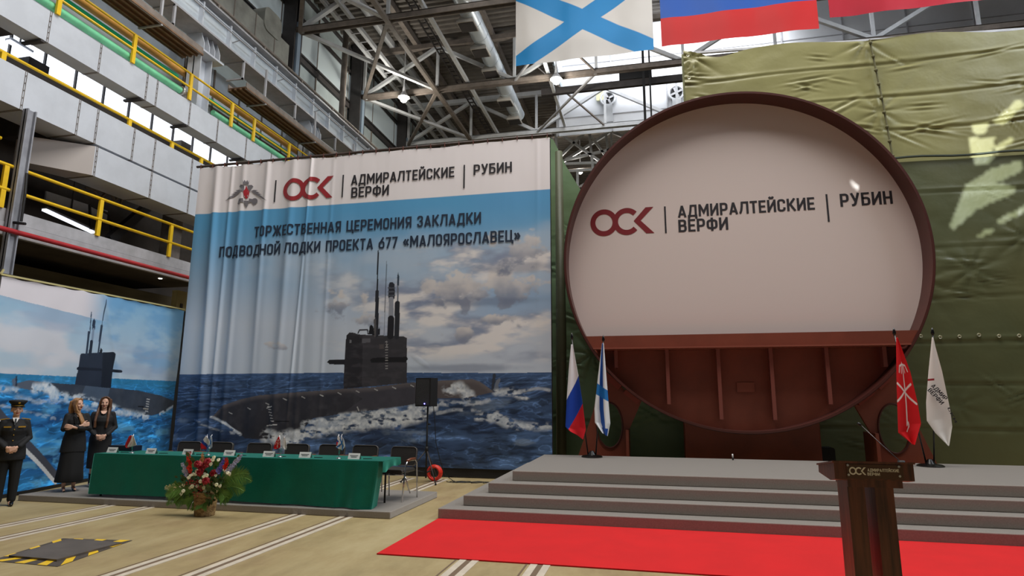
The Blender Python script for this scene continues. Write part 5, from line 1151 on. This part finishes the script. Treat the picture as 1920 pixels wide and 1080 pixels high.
MB().tube([(p0.x, p0.y, zt-.045), (p0.x, p0.y, zt+.012)], [.03, .022], 12).build('base', M_black, mc, True)
# ================================================================== LOUDSPEAKER
SX, SY = -4.55, 12.25
sst_ = thing('speaker_stand', 'black tripod loudspeaker stand in front of the large banner', 'speaker stand', (SX, SY, 0))
MB().tube([(SX, SY, .10), (SX, SY, 1.56)], .019, 10).build('pole', M_black, sst_, True); MB().tube([(SX, SY, .62), (SX, SY, .72)], .034, 10).build('collar', M_black, sst_, True)
MB().tube([(SX+.02, SY, 1.17), (SX+.07, SY, 1.17)], .015, 8).build('knob', M_black, sst_, True)
for fx, fy in ((-5.05, 12.15), (-4.24, 11.98), (-4.5, 12.8)):
    MB().tube([(SX, SY, .66), (fx, fy, .02)], .013, 8).build('leg', M_dark, sst_, True); MB().tube([(SX, SY, .2), (SX+(fx-SX)*.62, SY+(fy-SY)*.62, .27)], .009, 6).build('strut', M_black, sst_, True)
    MB().ball((fx, fy, .022), .022, 8, 5).build('foot', M_black, sst_, True)
ls = thing('loudspeaker', 'black loudspeaker box with a small blue light on its stand', 'loudspeaker', (SX, SY, 1.55), .0)
a, b = aty(785, 709, SY), aty(819, 762, SY); MB().poly([(a.x, SY-.15, b.z), (b.x-.08, SY-.17, b.z), (b.x, SY+.02, b.z), (b.x-.06, SY+.16, b.z), (a.x+.04, SY+.16, b.z)], (0, 0, a.z-b.z)).build('cabinet', M_black, ls)
MB().box((a.x+.02, SY-.168, b.z+.03), (b.x-.1, SY-.160, a.z-.03)).build('grille', mat('grille_dark', (30, 30, 32), .7, bump=.5, bs=200), ls); p = aty(796, 757, SY-.175); MB().ball((p.x, SY-.18, p.z), .012, 8, 5).build('indicator_light', mat('led_blue', (120, 110, 255), .4, emit=12), ls)
cb2 = MB().tube([(SX+.08, SY+.1, 1.6), (SX+.12, SY+.12, 1.2), (SX+.16, SY+.1, .8), (SX+.26, SY+.1, .45), (SX+.34, SY+.2, .15), (SX+.5, SY+.3, .012), (SX+.8, SY+.22, .012), (SX+1.0, SY+.4, .012), (SX+1.3, SY+.3, .012), (SX+1.7, SY+.5, .012)], .008, 6); tag(cb2.build('speaker_cable', M_black, None, True), 'black cable falling from the loudspeaker to the floor', 'cable')
cc = MB()
for k in range(4): cc.tube([(SX+.6+.25*math.cos(t*.6+k)+.1*t*.5, SY+.25+.12*math.sin(t*.9+k), .012) for t in range(10)], .007, 5)
tag(cc.build('cable_heap', M_black, None, True), 'loose black cables lying on the floor by the banner base', 'cable')
rc_ = MB(); p = aty(814, 893, 12.5)
for k in range(5): rc_.torus((p.x+.004*k, 12.5+.018*(k-2), p.z), .125+.012*math.sin(k*2), .022, 'y', 26, 6)
rc_.torus((p.x, 12.5, p.z), .135, .034, 'y', 26, 8); o = rc_.build('cable_coil', mat('coil_red', (222, 52, 34), .4), None, True); tag(o, 'red-orange coil ring standing on the floor beside the tripod', 'coil')
o.location.z = .175-p.z; o.rotation_euler = (0, 0, 0)
b = aty(1374, 857, 12.2); t = thing('small_bottle', 'tiny dark bottle with a white cap standing at the back of the stage', 'bottle', (b.x, 12.2, .6)); MB().tube([(b.x, 12.2, .601), (b.x, 12.2, .65)], .016, 10).build('body', M_black, t, True); MB().tube([(b.x, 12.2, .65), (b.x-.004, 12.2, .71)], [.014, .012], 10).build('cap', M_card, t, True)
# ================================================================== FLOWERS
FYY = 8.18
fbk = thing('flower_basket', 'large mixed flower arrangement in a wicker basket in front of the table', 'flower arrangement', (-6.42, FYY, 0))
def fp(x, y, dy=0): return aty(290+x/6.352, 820+y/6.352, FYY+dy)
bc = fp(592, 930); bw = []
M_wick = mat('wicker', (196, 164, 112), .7, rgb2=(120, 84, 50), vs=14, bump=.6, bs=40, stretch=(1, 1, 2))
bk = MB(); prof = [(0, .150), (.02, .158), (.18, .172), (.33, .185), (.36, .192), (.36, .17), (.30, .16)]
for k in range(len(prof)-1): pass
n = 36; b0 = 0
for j in range(26):
    z = .34*j/25; r = .135+.03*z/.34
    bk.v += [(bc.x+(r+.006*((i+j) % 2)*2-.006)*math.cos(2*PI*i/n), FYY+(r+.006*((i+j) % 2)*2-.006)*math.sin(2*PI*i/n), z+.001) for i in range(n)]
for j in range(25):
    for i in range(n): bk.f.append((j*n+i, j*n+(i+1) % n, (j+1)*n+(i+1) % n, (j+1)*n+i))
bk.f.append(tuple(range(n))[::-1]); bk.f.append(tuple(25*n+i for i in range(n))); bk.build('basket', M_wick, fbk, True)
rnd = random.Random(3)
def flower(name, c, m, R, layers, pet, wid, cup, parent=fbk, ccol=None):
    mb = MB(); c = Vector(c); ax = (Vector((rnd.uniform(-.5, .5), -1, rnd.uniform(0, .7)))).normalized(); u = ax.cross(Vector((0, 0, 1))).normalized(); w_ = u.cross(ax)
    for L_ in range(layers):
        r = R*(1-L_/layers*.8); tilt = cup*L_/max(1, layers-1)
        for k in range(pet):
            a = 2*PI*(k+.5*L_)/pet; d = u*math.cos(a)+w_*math.sin(a); s_ = ax.cross(d); e = d*math.cos(tilt)+ax*math.sin(tilt); b0 = c+ax*(.012*L_*R/.05)
            mb.add([b0, b0+e*r*.6+s_*r*wid, b0+e*r-ax*.08*r, b0+e*r*.6-s_*r*wid, b0+e*r*.55+ax*.16*r], [(0, 1, 4), (1, 2, 4), (2, 3, 4), (3, 0, 4)])
    return mb.build(name, m, parent)
M_rose = mat('rose_red', (150, 16, 30), .6); M_mum = mat('mum_white', (240, 234, 206), .6); M_glad = mat('gladiolus_red', (222, 52, 32), .5); M_del = mat('delphinium_blue', (128, 124, 206), .6); M_lil = mat('delphinium_pale', (196, 196, 222), .6)
M_leaf = mat('frond_green', (104, 146, 66), .5, var=.3, vs=8); M_euc = mat('eucalyptus', (140, 160, 136), .55, var=.15, vs=9); M_leafd = mat('leaf_dark', (70, 98, 52), .5, var=.3, vs=8); M_ber = mat('berry_red', (168, 38, 34), .4); M_pea = mat('peach_bloom', (226, 170, 120), .6); M_cw = mat('cream_bloom', (228, 226, 190), .6)
for x, y in ((540, 420), (700, 430), (608, 515), (632, 290), (556, 372), (512, 318), (600, 330)): flower('rose', fp(x, y, rnd.uniform(-.22, -.08)), M_rose, .062, 4, 7, .55, 1.25)
for x, y in ((620, 455), (585, 470), (645, 475), (600, 438), (430, 455), (455, 440), (405, 480), (740, 525), (710, 545), (765, 540), (735, 565), (445, 585), (425, 600), (465, 570), (870, 425), (850, 410), (895, 440), (345, 565), (310, 590), (500, 400), (490, 440), (690, 270), (705, 240), (545, 525), (730, 455), (505, 582), (320, 675), (830, 385), (670, 320), (760, 270), (340, 640), (585, 600), (780, 580)): flower('chrysanthemum', fp(x, y, rnd.uniform(-.24, -.08)), M_mum if rnd.random() < .75 else M_cw, .032, 3, 10, .3, 1.2)
def spike(name, a, b, m, n, r, tipm=None):
    t = MB(); A_, B_ = fp(*a, -.05), fp(*b, -.12); t.tube([A_, B_], .006, 5); stem = t.build(name, M_leafd, fbk)
    mb = MB()
    for k in range(n):
        f = k/n; c = A_.lerp(B_, f)+Vector((rnd.uniform(-1, 1), rnd.uniform(-1, .3), rnd.uniform(-1, 1)))*r*.6
        for q_ in range(5): aa = rnd.uniform(0, 6.28); d = Vector((math.cos(aa), -.5, math.sin(aa))).normalized()*r*(1.1-.6*(1-f) if False else (.45+.6*f)); s_ = Vector((-d.z, 0, d.x))*.45; mb.add([c, c+d*.6+s_, c+d, c+d*.6-s_], [(0, 1, 2, 3)])
    mb.build('florets', m, stem)
spike('gladiolus', (408, 185), (440, 395), M_glad, 46, .045); spike('gladiolus', (575, 205), (578, 290), M_pea, 18, .035); spike('gladiolus', (875, 255), (845, 372), M_glad, 28, .035)
spike('delphinium', (335, 318), (398, 455), M_lil, 46, .036); spike('delphinium', (842, 240), (770, 415), M_del, 60, .036); spike('delphinium', (1045, 205), (885, 410), M_lil, 60, .036); spike('lily_spray', (150, 605), (260, 600), M_cw, 16, .05); spike('delphinium', (365, 380), (395, 440), M_del, 16, .035)
for x, y, s_ in ((480, 535, .05), (500, 650, .06), (420, 520, .05), (560, 600, .05), (640, 560, .04)):
    mb = MB()
    for k in range(26): c = fp(x, y, -.15)+Vector([rnd.uniform(-1, 1)*s_ for _ in range(3)]); mb.ball(tuple(c), .009, 6, 4)
    mb.build('berry_cluster', M_ber, fbk, kind='stuff')
def leafs(name, x, y, n, r, m, l=.1, dy=-.1):
    mb = MB()
    for k in range(n):
        c = fp(x, y, dy)+Vector((rnd.uniform(-1, 1)*r, rnd.uniform(-.5, .5)*r, rnd.uniform(-1, 1)*r)); a = rnd.uniform(0, 6.28); d = Vector((math.cos(a), rnd.uniform(-.6, 0), math.sin(a))).normalized()*l; s_ = d.cross(Vector((0, 1, .4))).normalized()*l*.33
        mb.add([c, c+d*.5+s_+Vector((0, -.01, 0)), c+d, c+d*.5-s_, ], [(0, 1, 2, 3)])
    mb.build(name, m, fbk)
for x, y, n_, r, m, l in ((640, 620, 12, .06, M_euc, .09), (810, 490, 10, .05, M_euc, .09), (840, 650, 10, .05, M_euc, .07), (350, 650, 10, .06, M_euc, .08), (590, 400, 60, .24, M_leafd, .10), (450, 560, 40, .14, M_leafd, .09), (720, 560, 46, .16, M_leafd, .10), (620, 690, 30, .14, M_leafd, .10), (560, 640, 26, .14, M_leaf, .12), (760, 330, 16, .08, M_leaf, .08), (330, 520, 14, .06, M_leafd, .07), (240, 620, 12, .06, M_leaf, .1), (1010, 260, 10, .04, M_leaf, .06)): leafs('foliage', x, y, n_, r, m, l, rnd.uniform(-.1, .02))
def frond(a, b, sag, n=30, L_=.19):
    A_, B_ = fp(*a, -.05), fp(*b, rnd.uniform(-.25, -.05)); mid = A_.lerp(B_, .55)+Vector((0, 0, sag)); pts = []
    for k in range(n+1):
        t = k/n; pts.append(A_*(1-t)**2+mid*2*t*(1-t)+B_*t*t)
    mb = MB(); mb.tube(pts, .004, 5)
    for k in range(2, n+1):
        d = (pts[k]-pts[k-1]).normalized(); s_ = d.cross(Vector((0, -1, .2))).normalized(); l = L_*math.sin(PI*min(.98, (k/n)*.8+.15))
        for sg in (-1, 1):
            e = (d*.8+s_*sg*.75+Vector((0, rnd.uniform(-.2, .1), -.25))).normalized()*l; w_ = e.cross(Vector((0, -1, 0))).normalized()*.0042
            mb.add([pts[k]-w_, pts[k]+e*.5-w_*1.3, pts[k]+e, pts[k]+e*.5+w_*1.3, pts[k]+w_], [(0, 1, 2, 3, 4)])
    mb.build('palm_frond', M_leaf, fbk)
for a, b, sg in (((700, 640), (1150, 520), .22), ((720, 620), (1120, 440), .16), ((720, 660), (1060, 640), .14), ((700, 690), (890, 730), .05), ((720, 600), (1000, 430), .1), ((500, 660), (140, 690), .16), ((480, 680), (250, 780), .06), ((480, 650), (150, 800), .2), ((560, 690), (500, 850), .02), ((640, 690), (560, 830), .02), ((500, 690), (380, 790), .04), ((760, 650), (830, 720), .04)): frond(a, b, sg)
# ================================================================== PEOPLE
def cap(mb, pts, rs):
    pts = [Vector(p) for p in pts]; mb.tube(pts, rs, 12)
    for p, r in zip(pts, rs if isinstance(rs, (list, tuple)) else [rs]*len(pts)): mb.ball(tuple(p), r, 12, 8)
def hand(mb, w_, d, n, side, curl=.5):
    """wrist w_, direction d, palm normal n; side +1 puts the thumb to the right of d"""
    w_ = Vector(w_); d = Vector(d).normalized(); n = Vector(n); n = (n-d*n.dot(d)).normalized(); s_ = d.cross(n)*side
    for f in (.02, .045, .07): mb.loft([(0, 0, -.016, .004, .004), (0, 0, -.010, .036, .016), (0, 0, .010, .036, .016), (0, 0, .016, .004, .004)], 10) if False else None
    for k in range(4):
        o = s_*(.030-.020*k); cap(mb, [w_+o*.7+d*.01, w_+o+d*.085], [.0125, .0115])
        L_ = (.066, .074, .068, .054)[k]; p = w_+o+d*.085; a = 0; pts = [p]
        for j, fr_ in enumerate((.42, .33, .25)):
            a += curl*(.55 if j == 0 else .8); p = p+(d*math.cos(a)+n*math.sin(a))*L_*fr_; pts.append(p)
        cap(mb, pts, [.0095, .0088, .0082, .007])
    p0 = w_+s_*.030+d*.02; cap(mb, [p0, p0+s_*.022+d*.028+n*.008, p0+s_*.030+d*.056+n*.018, p0+s_*.028+d*.078+n*.028], [.013, .0115, .0098, .008])
def mxf(mb, M):
    return mb.xf(M)
def join(a, b): a.add(b.v, b.f)
def head_mb(female=True):
    h = MB(); h.ball((0, .012, 1.590), (.074, .090, .086), 20, 14); h.ball((0, -.022, 1.553), (.060, .066, .086), 18, 12); h.ball((0, -.038, 1.500), (.045, .045, .040), 14, 10); h.ball((0, -.060, 1.480), (.022, .022, .018), 12, 8)
    cap(h, [(0, -.086, 1.570), (0, -.100, 1.545), (0, -.106, 1.532)], [.007, .009, .012]); h.ball((.010, -.096, 1.529), .008); h.ball((-.010, -.096, 1.529), .008)
    for s_ in (-1, 1): h.ball((s_*.076, .012, 1.552), (.010, .018, .030)); h.ball((s_*.036, -.066, 1.535), (.022, .018, .020)); h.ball((s_*.03, -.076, 1.588), (.022, .010, .007))
    return h
def face_parts(t, H, skin_lip, brow, par):
    mb = MB()
    for s_ in (-1, 1): mb.ball((s_*.029, -.080, 1.566), (.0105, .005, .0050), 12, 8)
    mb.xf(H).build('eye_whites', mat('eye_white', (226, 222, 218), .3), par, True)
    mb = MB()
    for s_ in (-1, 1): mb.ball((s_*.029, -.0836, 1.566), (.0062, .0028, .0052), 10, 8)
    mb.xf(H).build('irises', mat('iris_brown', (52, 40, 34), .2), par, True)
    mb = MB()
    for s_ in (-1, 1): mb.tube([(s_*.046, -.074, 1.583), (s_*.032, -.086, 1.588), (s_*.014, -.088, 1.584)], [.002, .0034, .003], 6)
    mb.xf(H).build('eyebrows', brow, par, True)
    mb = MB(); mb.tube([(-.022, -.079, 1.507), (-.010, -.088, 1.509), (0, -.090, 1.507), (.010, -.088, 1.509), (.022, -.079, 1.507)], [.002, .0042, .005, .0042, .002], 8); mb.tube([(-.018, -.078, 1.501), (0, -.087, 1.499), (.018, -.078, 1.501)], [.002, .0055, .002], 8)
    mb.xf(H).build('lips', skin_lip, par, True)
M_lip = mat('lips', (184, 92, 88), .4); M_lipd = mat('lips_red', (170, 60, 60), .4); M_blond = mat('blond_hair', (176, 132, 88), .45, rgb2=(140, 98, 60), vs=30, stretch=(6, 6, .5)); M_brownh = mat('brown_hair', (112, 76, 52), .45, rgb2=(78, 50, 34), vs=30, stretch=(6, 6, .5)); M_darkh = mat('dark_hair', (40, 28, 24), .5)
M_suit = mat('black_suit', (22, 22, 25), .8); M_skirt = mat('black_skirt', (16, 16, 18), .85); M_shoe = mat('black_shoe', (16, 14, 14), .25)
def Rz(a, c=(0, 0, 1.44), tilt=0, nod=0): return Matrix.Translation(c) @ Matrix.Rotation(a, 4, 'Z') @ Matrix.Rotation(nod, 4, 'X') @ Matrix.Rotation(tilt, 4, 'Y') @ Matrix.Translation((-c[0], -c[1], -c[2]))
def torso(mb, g=0, z0=.84, female=True):
    k = 1.0; mb.loft([(0, 0, z0, .165+g, .115+g), (0, .005, .90, .170+g, .118+g), (0, .0, 1.02, .135+g, .100+g), (0, -.005, 1.12, .130+g, .098+g), (0, -.012, 1.22, .152+g, .118+g), (0, -.006, 1.29, .152+g, .108+g), (0, .008, 1.355, .128+g*.6, .078+g*.8), (0, .012, 1.392, .110+g*.5, .062+g*.7), (0, .012, 1.412, .062+g*.3, .052+g*.4)], 28)
def ring_hair(mb, strands): 
    for pts, r in strands: cap(mb, pts, r)
def make_person(kind):
    t = thing('person', '', 'person', (0, 0, 0)); head = {'w1': Rz(math.radians(30), tilt=math.radians(-4), nod=math.radians(-4)), 'w2': Rz(math.radians(-6), tilt=math.radians(3)), 'of': Rz(math.radians(8))}[kind]
    b = MB(); join(b, head_mb().xf(head)); cap(b, [(0, .012, 1.38), (0, .004, 1.47)], [.052, .047]); torso(b, -.012)
    sl = MB(); L = {}
    if kind == 'w1':
        arms = [[(-.145, 0, 1.352), (-.192, -.05, 1.12), (-.02, -.205, 1.16), (.06, -.200, 1.185)], [(.145, 0, 1.352), (.200, -.06, 1.12), (.02, -.235, 1.135), (-.10, -.215, 1.16)]]
        hands = [((.06, -.20, 1.185), (.9, .12, .22), (0, 1, 0), 1), ((-.09, -.225, 1.16), (-.9, .25, .18), (0, 1, 0), 1)]
    else:
        arms = [[(-.148, 0, 1.352), (-.215, -.01, 1.10), (-.10, -.175, .97), (-.045, -.205, .945)], [(.148, 0, 1.352), (.215, -.01, 1.10), (.10, -.175, .97), (.045, -.205, .945)]]
        hands = [((-.05, -.20, .95), (.75, -.12, -.32), (.1, 1, .1), -1), ((.05, -.215, .95), (-.75, -.12, -.30), (.1, 1, .1), 1)]
    for A_ in arms: cap(b, A_[:4], [.045, .036, .026, .021])
    for h_ in hands: hand(b, *h_, curl=.75)
    # legs
    lx = .075
    for s_ in (-1, 1):
        dx = .0 if kind != 'of' else .02
        cap(b, [(s_*(lx+.01), 0, .86), (s_*lx, -.01, .48), (s_*lx, .01, .30), (s_*(lx-.0), .015, .09)], [.082, .052, .050, .030]); cap(b, [(s_*lx, .01, .06), (s_*(lx+.01), -.12, .028)], [.03, .022])
    remesh(b, .0062, 'body', M_skin, t, iters=3)
    face_parts(t, head, M_lipd if kind != 'of' else M_lip, M_darkh if kind != 'w1' else M_brownh, t)
    g = MB()
    if kind == 'w1':
        torso(g, .020, .80); g.loft([(0, .0, .70, .205, .15), (0, 0, .80, .198, .148), (0, 0, .92, .185, .138), (0, 0, 1.06, .158, .122), (0, 0, 1.2, .16, .13)], 28)
        for A_ in arms: cap(g, [A_[0], A_[1], Vector(A_[1]).lerp(Vector(A_[2]), .5), A_[2]], [.058, .052, .048, .042])
        cap(g, [(-.125, .0, 1.352), (.125, .0, 1.352)], [.042, .042]); remesh(g, .010, 'blazer', M_suit, t, iters=4)
        s_ = MB(); s_.loft([(0, 0, .17, .215, .19), (0, 0, .19, .222, .195), (0, 0, .35, .205, .178), (0, 0, .55, .19, .155), (0, 0, .75, .182, .138), (0, 0, .92, .16, .12)], 36)
        for k in range(len(s_.v)):
            x, y, z = s_.v[k]; a = math.atan2(y, x); f = 1+.05*math.sin(a*7)*(1-min(1, z/.8)); s_.v[k] = (x*f, y*f, z)
        s_.build('skirt', M_skirt, t, True)
        MB().add([(-.035, -.085, 1.42), (.035, -.085, 1.42), (0, -.135, 1.20)], [(0, 1, 2)]).build('top', M_skirt, t)
        MB().add([(-.04, -.072, 1.418), (.04, -.072, 1.418), (.025, -.118, 1.36), (0, -.138, 1.33), (-.025, -.118, 1.36)], [(0, 1, 2, 3, 4)]).build('neckline', M_skin, t)
        for s_ in (-1, 1): MB().poly([(s_*.045, -.078, 1.425), (s_*.075, -.108, 1.36), (s_*.055, -.150, 1.25), (s_*.008, -.158, 1.10), (s_*.012, -.146, 1.30)], (0, -.010, 0)).build('lapel', M_cloth, t)
        hr = MB(); hr.ball((0, .028, 1.605), (.086, .094, .088), 20, 12)
        for k in range(9): x = -.075+.019*k; cap(hr, [(x*.9, .07, 1.62), (x*1.1, .095, 1.50), (x*1.0, .10, 1.36)], [.03, .026, .02])
        for k in range(4): cap(hr, [(-.066, -.01-.02*k, 1.64), (-.083, -.005-.016*k, 1.56), (-.078, -.03-.014*k, 1.46), (-.060+.012*k, -.105, 1.36), (-.055+.014*k, -.150, 1.24), (-.05+.012*k, -.155, 1.15)], [.018, .018, .020, .021, .022, .014])
        cap(hr, [(.0, -.05, 1.675), (-.05, -.045, 1.655), (-.074, -.02, 1.61)], [.014, .016, .016]); cap(hr, [(.0, -.05, 1.675), (.05, -.045, 1.655), (.076, -.01, 1.60), (.078, .01, 1.52)], [.014, .016, .016, .014])
        hr.xf(head); remesh(hr, .008, 'hair', M_blond, t, iters=2)
        for s_ in (-1, 1):
            sh = MB(); cap(sh, [(s_*.075, .03, .055), (s_*.078, -.06, .030), (s_*.08, -.135, .018)], [.024, .028, .016]); sh.tube([(s_*.075, .045, .07), (s_*.075, .06, .0)], [.018, .006], 8); remesh(sh, .006, 'shoe', M_shoe, t)
    if kind == 'w2':
        MB().add([(-.05, -.070, 1.415), (.05, -.070, 1.415), (.035, -.112, 1.37), (0, -.124, 1.355), (-.035, -.112, 1.37)], [(0, 1, 2, 3, 4)]).build('neckline', M_skin, t)
        torso(g, .018, .82); g.loft([(0, 0, .34, .175, .14), (0, 0, .36, .18, .145), (0, 0, .6, .185, .142), (0, 0, .86, .188, .138), (0, 0, 1.0, .165, .12), (0, 0, 1.2, .16, .125)], 28)
        for A_ in arms: cap(g, [A_[0], A_[1], A_[2]], [.054, .048, .040])
        cap(g, [(-.12, .0, 1.348), (.12, .0, 1.348)], [.040, .040]); remesh(g, .010, 'dress', M_suit, t, iters=4)
        hr = MB(); hr.ball((0, .026, 1.607), (.085, .092, .086), 20, 12)
        for k in range(9): x = -.08+.02*k; cap(hr, [(x*.9, .07, 1.62), (x*1.1, .09, 1.48), (x*1.15, .09, 1.30)], [.03, .03, .022])
        for s_ in (-1, 1):
            for k in range(4): cap(hr, [(s_*.012, -.045+.01*k, 1.683-.004*k), (s_*.060, -.050+.012*k, 1.655), (s_*(.084), -.035+.02*k, 1.58), (s_*(.088), -.03+.018*k, 1.48), (s_*(.095-.008*k), -.085+.02*k, 1.36), (s_*(.100-.012*k), -.125+.02*k, 1.22), (s_*(.098-.014*k), -.13+.02*k, 1.10)], [.012, .014, .015, .018, .024, .024, .014])
        hr.xf(head); remesh(hr, .008, 'hair', M_brownh, t, iters=2)
        for s_ in (-1, 1):
            sh = MB(); cap(sh, [(s_*.075, .035, .045), (s_*.078, -.06, .034), (s_*.08, -.13, .028)], [.036, .034, .024]); sh.tube([(s_*.075, .01, .05), (s_*.075, .01, .24)], [.045, .055], 14); remesh(sh, .008, 'boot', M_shoe, t)
    if kind == 'of':
        torso(g, .028, .80); g.loft([(0, 0, .74, .20, .15), (0, 0, .80, .205, .155), (0, 0, .92, .195, .145), (0, 0, 1.06, .168, .13), (0, 0, 1.2, .175, .14)], 28)
        for A_ in arms: cap(g, [A_[0], A_[1], A_[2]], [.060, .052, .044])
        cap(g, [(-.145, .0, 1.358), (.145, .0, 1.358)], [.046, .046]); remesh(g, .010, 'jacket', M_suit, t, iters=3)
        g = MB()
        for s_ in (-1, 1): cap(g, [(s_*.085, 0, .86), (s_*.09, -.005, .48), (s_*.09, .01, .10)], [.100, .078, .062])
        remesh(g, .010, 'trousers', M_skirt, t, iters=3)
        MB().add([(-.045, -.098, 1.435), (.045, -.098, 1.435), (0, -.152, 1.315)], [(0, 1, 2)]).build('white_shirt', M_card, t)
        MB().poly([(-.012, -.108, 1.42), (.012, -.108, 1.42), (.014, -.158, 1.33), (0, -.163, 1.31), (-.014, -.158, 1.33)], (0, -.006, 0)).build('tie', M_black, t)
        M_gold = mat('gold_braid', (206, 162, 62), .35, .6)
        for s_ in (-1, 1):
            MB().cbox((0, 0, 0), (.13, .055, .014)).xf(Matrix.Translation((s_*.140, 0, 1.414)) @ Matrix.Rotation(s_*.16, 4, 'Y')).build('shoulder_board', M_gold, t)
            MB().cbox((0, 0, 0), (.10, .008, .022)).xf(Matrix.Translation((s_*.095, -.148, 1.285)) @ Matrix.Rotation(-s_*-.25, 4, 'Z')).build('chest_patch', M_gold, t)
        bt_ = MB()
        for k in range(4): bt_.ball((.0, -.158+.012*k, 1.24-.09*k), .009, 8, 6)
        bt_.build('buttons', M_gold, t, True)
        cp_ = MB(); cp_.loft([(0, .0, 1.615, .088, .100), (0, .0, 1.655, .090, .102), (0, -.002, 1.660, .098, .108), (0, -.006, 1.700, .128, .132), (0, -.002, 1.722, .122, .126), (0, .0, 1.732, .06, .06)], 30).xf(head); cpo = cp_.build('cap', M_suit, t, True)
        vz = MB().grid(lambda u, v: (.082*math.cos(PI+PI*u)*(1+.12*v), -.06+.065*math.sin(PI+PI*u)*(1+.45*v), 1.622-.018*v), 20, 4).xf(head); o = vz.build('visor', M_blackg, cpo, True); so = o.modifiers.new('s', 'SOLIDIFY'); so.thickness = .004
        MB().ball((0, -.122, 1.685), (.020, .010, .022), 10, 6).xf(head).build('badge', M_gold, cpo, True); MB().tube([(-.078, -.065, 1.632), (-.04, -.098, 1.634), (0, -.108, 1.634), (.04, -.098, 1.634), (.078, -.065, 1.632)], .005, 6).xf(head).build('cap_cord', M_gold, cpo, True)
        hr = MB(); hr.ball((0, .032, 1.585), (.080, .084, .078), 20, 12); hr.ball((0, .10, 1.52), .035); hr.xf(head); remesh(hr, .008, 'hair', M_darkh, t, iters=2)
        for s_ in (-1, 1): sh = MB(); cap(sh, [(s_*.09, .035, .04), (s_*.092, -.06, .036), (s_*.095, -.14, .026)], [.04, .038, .026]); remesh(sh, .007, 'shoe', M_shoe, t)
    return t
def place(t, x, y, z, rz, s_, label):
    t.matrix_basis = Matrix.Translation((x, y, z)) @ Matrix.Rotation(math.radians(rz), 4, 'Z') @ Matrix.Diagonal((s_, s_, s_, 1)); t['label'] = label
p = atz(127, 921, .1); place(make_person('w1'), p.x, p.y, .101, 58, .94, 'person with blond hair in black blazer and long skirt, arms crossed, beside the table')
p = atz(178, 912, .1); place(make_person('w2'), p.x, p.y, .101, 46, .955, 'smiling person with long brown hair in black, hands clasped, behind the table corner')
p = atz(6, 949, 0); place(make_person('of'), p.x, p.y, .001, 52, .955, 'person in black naval uniform and peaked cap standing at the left edge')

# ================================================================== ADDED SPOT AND UNSEEN GOBO PLATE CASTING SUN PATCHES ON THE TARPAULIN
LS = Vector((9.5, -9.0, 17.5)); GC = LS+(Vector((7.6, 14.9, 6.8))-LS).normalized()*2.6; GN = (GC-LS).normalized(); GU = GN.cross(Vector((0, 0, 1))).normalized(); GV = GU.cross(GN)
sl_ = light('sun_patch_spot', 'SPOT', LS, 62000, (.93, 1, .96), (7.6, 14.9, 6.8), spot_size=math.radians(17), spot_blend=.1, shadow_soft_size=.005)  # added spot standing in for the sun, shines through the plate below
holes = [[(1822, 252), (1870, 250), (1866, 290), (1852, 306), (1826, 306)], [(1868, 268), (1907, 248), (1901, 260), (1872, 282)], [(1863, 313), (1918, 298), (1920, 317), (1872, 340), (1907, 350), (1900, 361), (1833, 391), (1789, 430), (1782, 424), (1796, 383), (1811, 346)],
         [(1870, 413), (1930, 378), (1930, 392), (1878, 419)], [(1830, 445), (1852, 428), (1867, 427), (1855, 438), (1833, 447)], [(1866, 222), (1915, 178), (1926, 190), (1885, 228)], [(1826, 226), (1862, 222), (1850, 246), (1830, 243)]]
gp = [[(lambda v: ((v-GC).dot(GU), (v-GC).dot(GV)))(LS+(aty(x, y, 14.9)-LS)*((GC-LS).dot(GN)/(aty(x, y, 14.9)-LS).dot(GN))) for x, y in h] for h in holes]
h = [(1585, 347), (1597, 337), (1613, 358)]; gp.append([(lambda v: ((v-GC).dot(GU), (v-GC).dot(GV)))(LS+(aty(x, y, 13.26)-LS)*((GC-LS).dot(GN)/(aty(x, y, 13.26)-LS).dot(GN))) for x, y in h])
NG = 190; g_ = np.linspace(-.45, .45, NG+1); gx, gy = np.meshgrid((g_[:-1]+g_[1:])/2, (g_[:-1]+g_[1:])/2); PG = Paint(gx, gy); op = np.zeros(gx.shape, bool)
for pl in gp: op |= PG.inside(pl)
mb = MB(); mb.v = [(x, y, 0) for y in g_ for x in g_]
mb.f = [(j*(NG+1)+i, j*(NG+1)+i+1, (j+1)*(NG+1)+i+1, (j+1)*(NG+1)+i) for j in range(NG) for i in range(NG) if not op[j, i]]
for x0_, y0_, x1_, y1_ in ((-1.6, -1.6, 1.6, -.45), (-1.6, .45, 1.6, 1.6), (-1.6, -.45, -.45, .45), (.45, -.45, 1.6, .45)): mb.box((x0_, y0_, -.01), (x1_, y1_, .01))
go = mb.build('gobo_plate', M_dark)  # unseen plate added before the spot, holes shaped to cast the light patches
go['kind'] = 'structure'
go.matrix_world = Matrix(((GU.x, GV.x, GN.x, GC.x), (GU.y, GV.y, GN.y, GC.y), (GU.z, GV.z, GN.z, GC.z), (0, 0, 0, 1)))
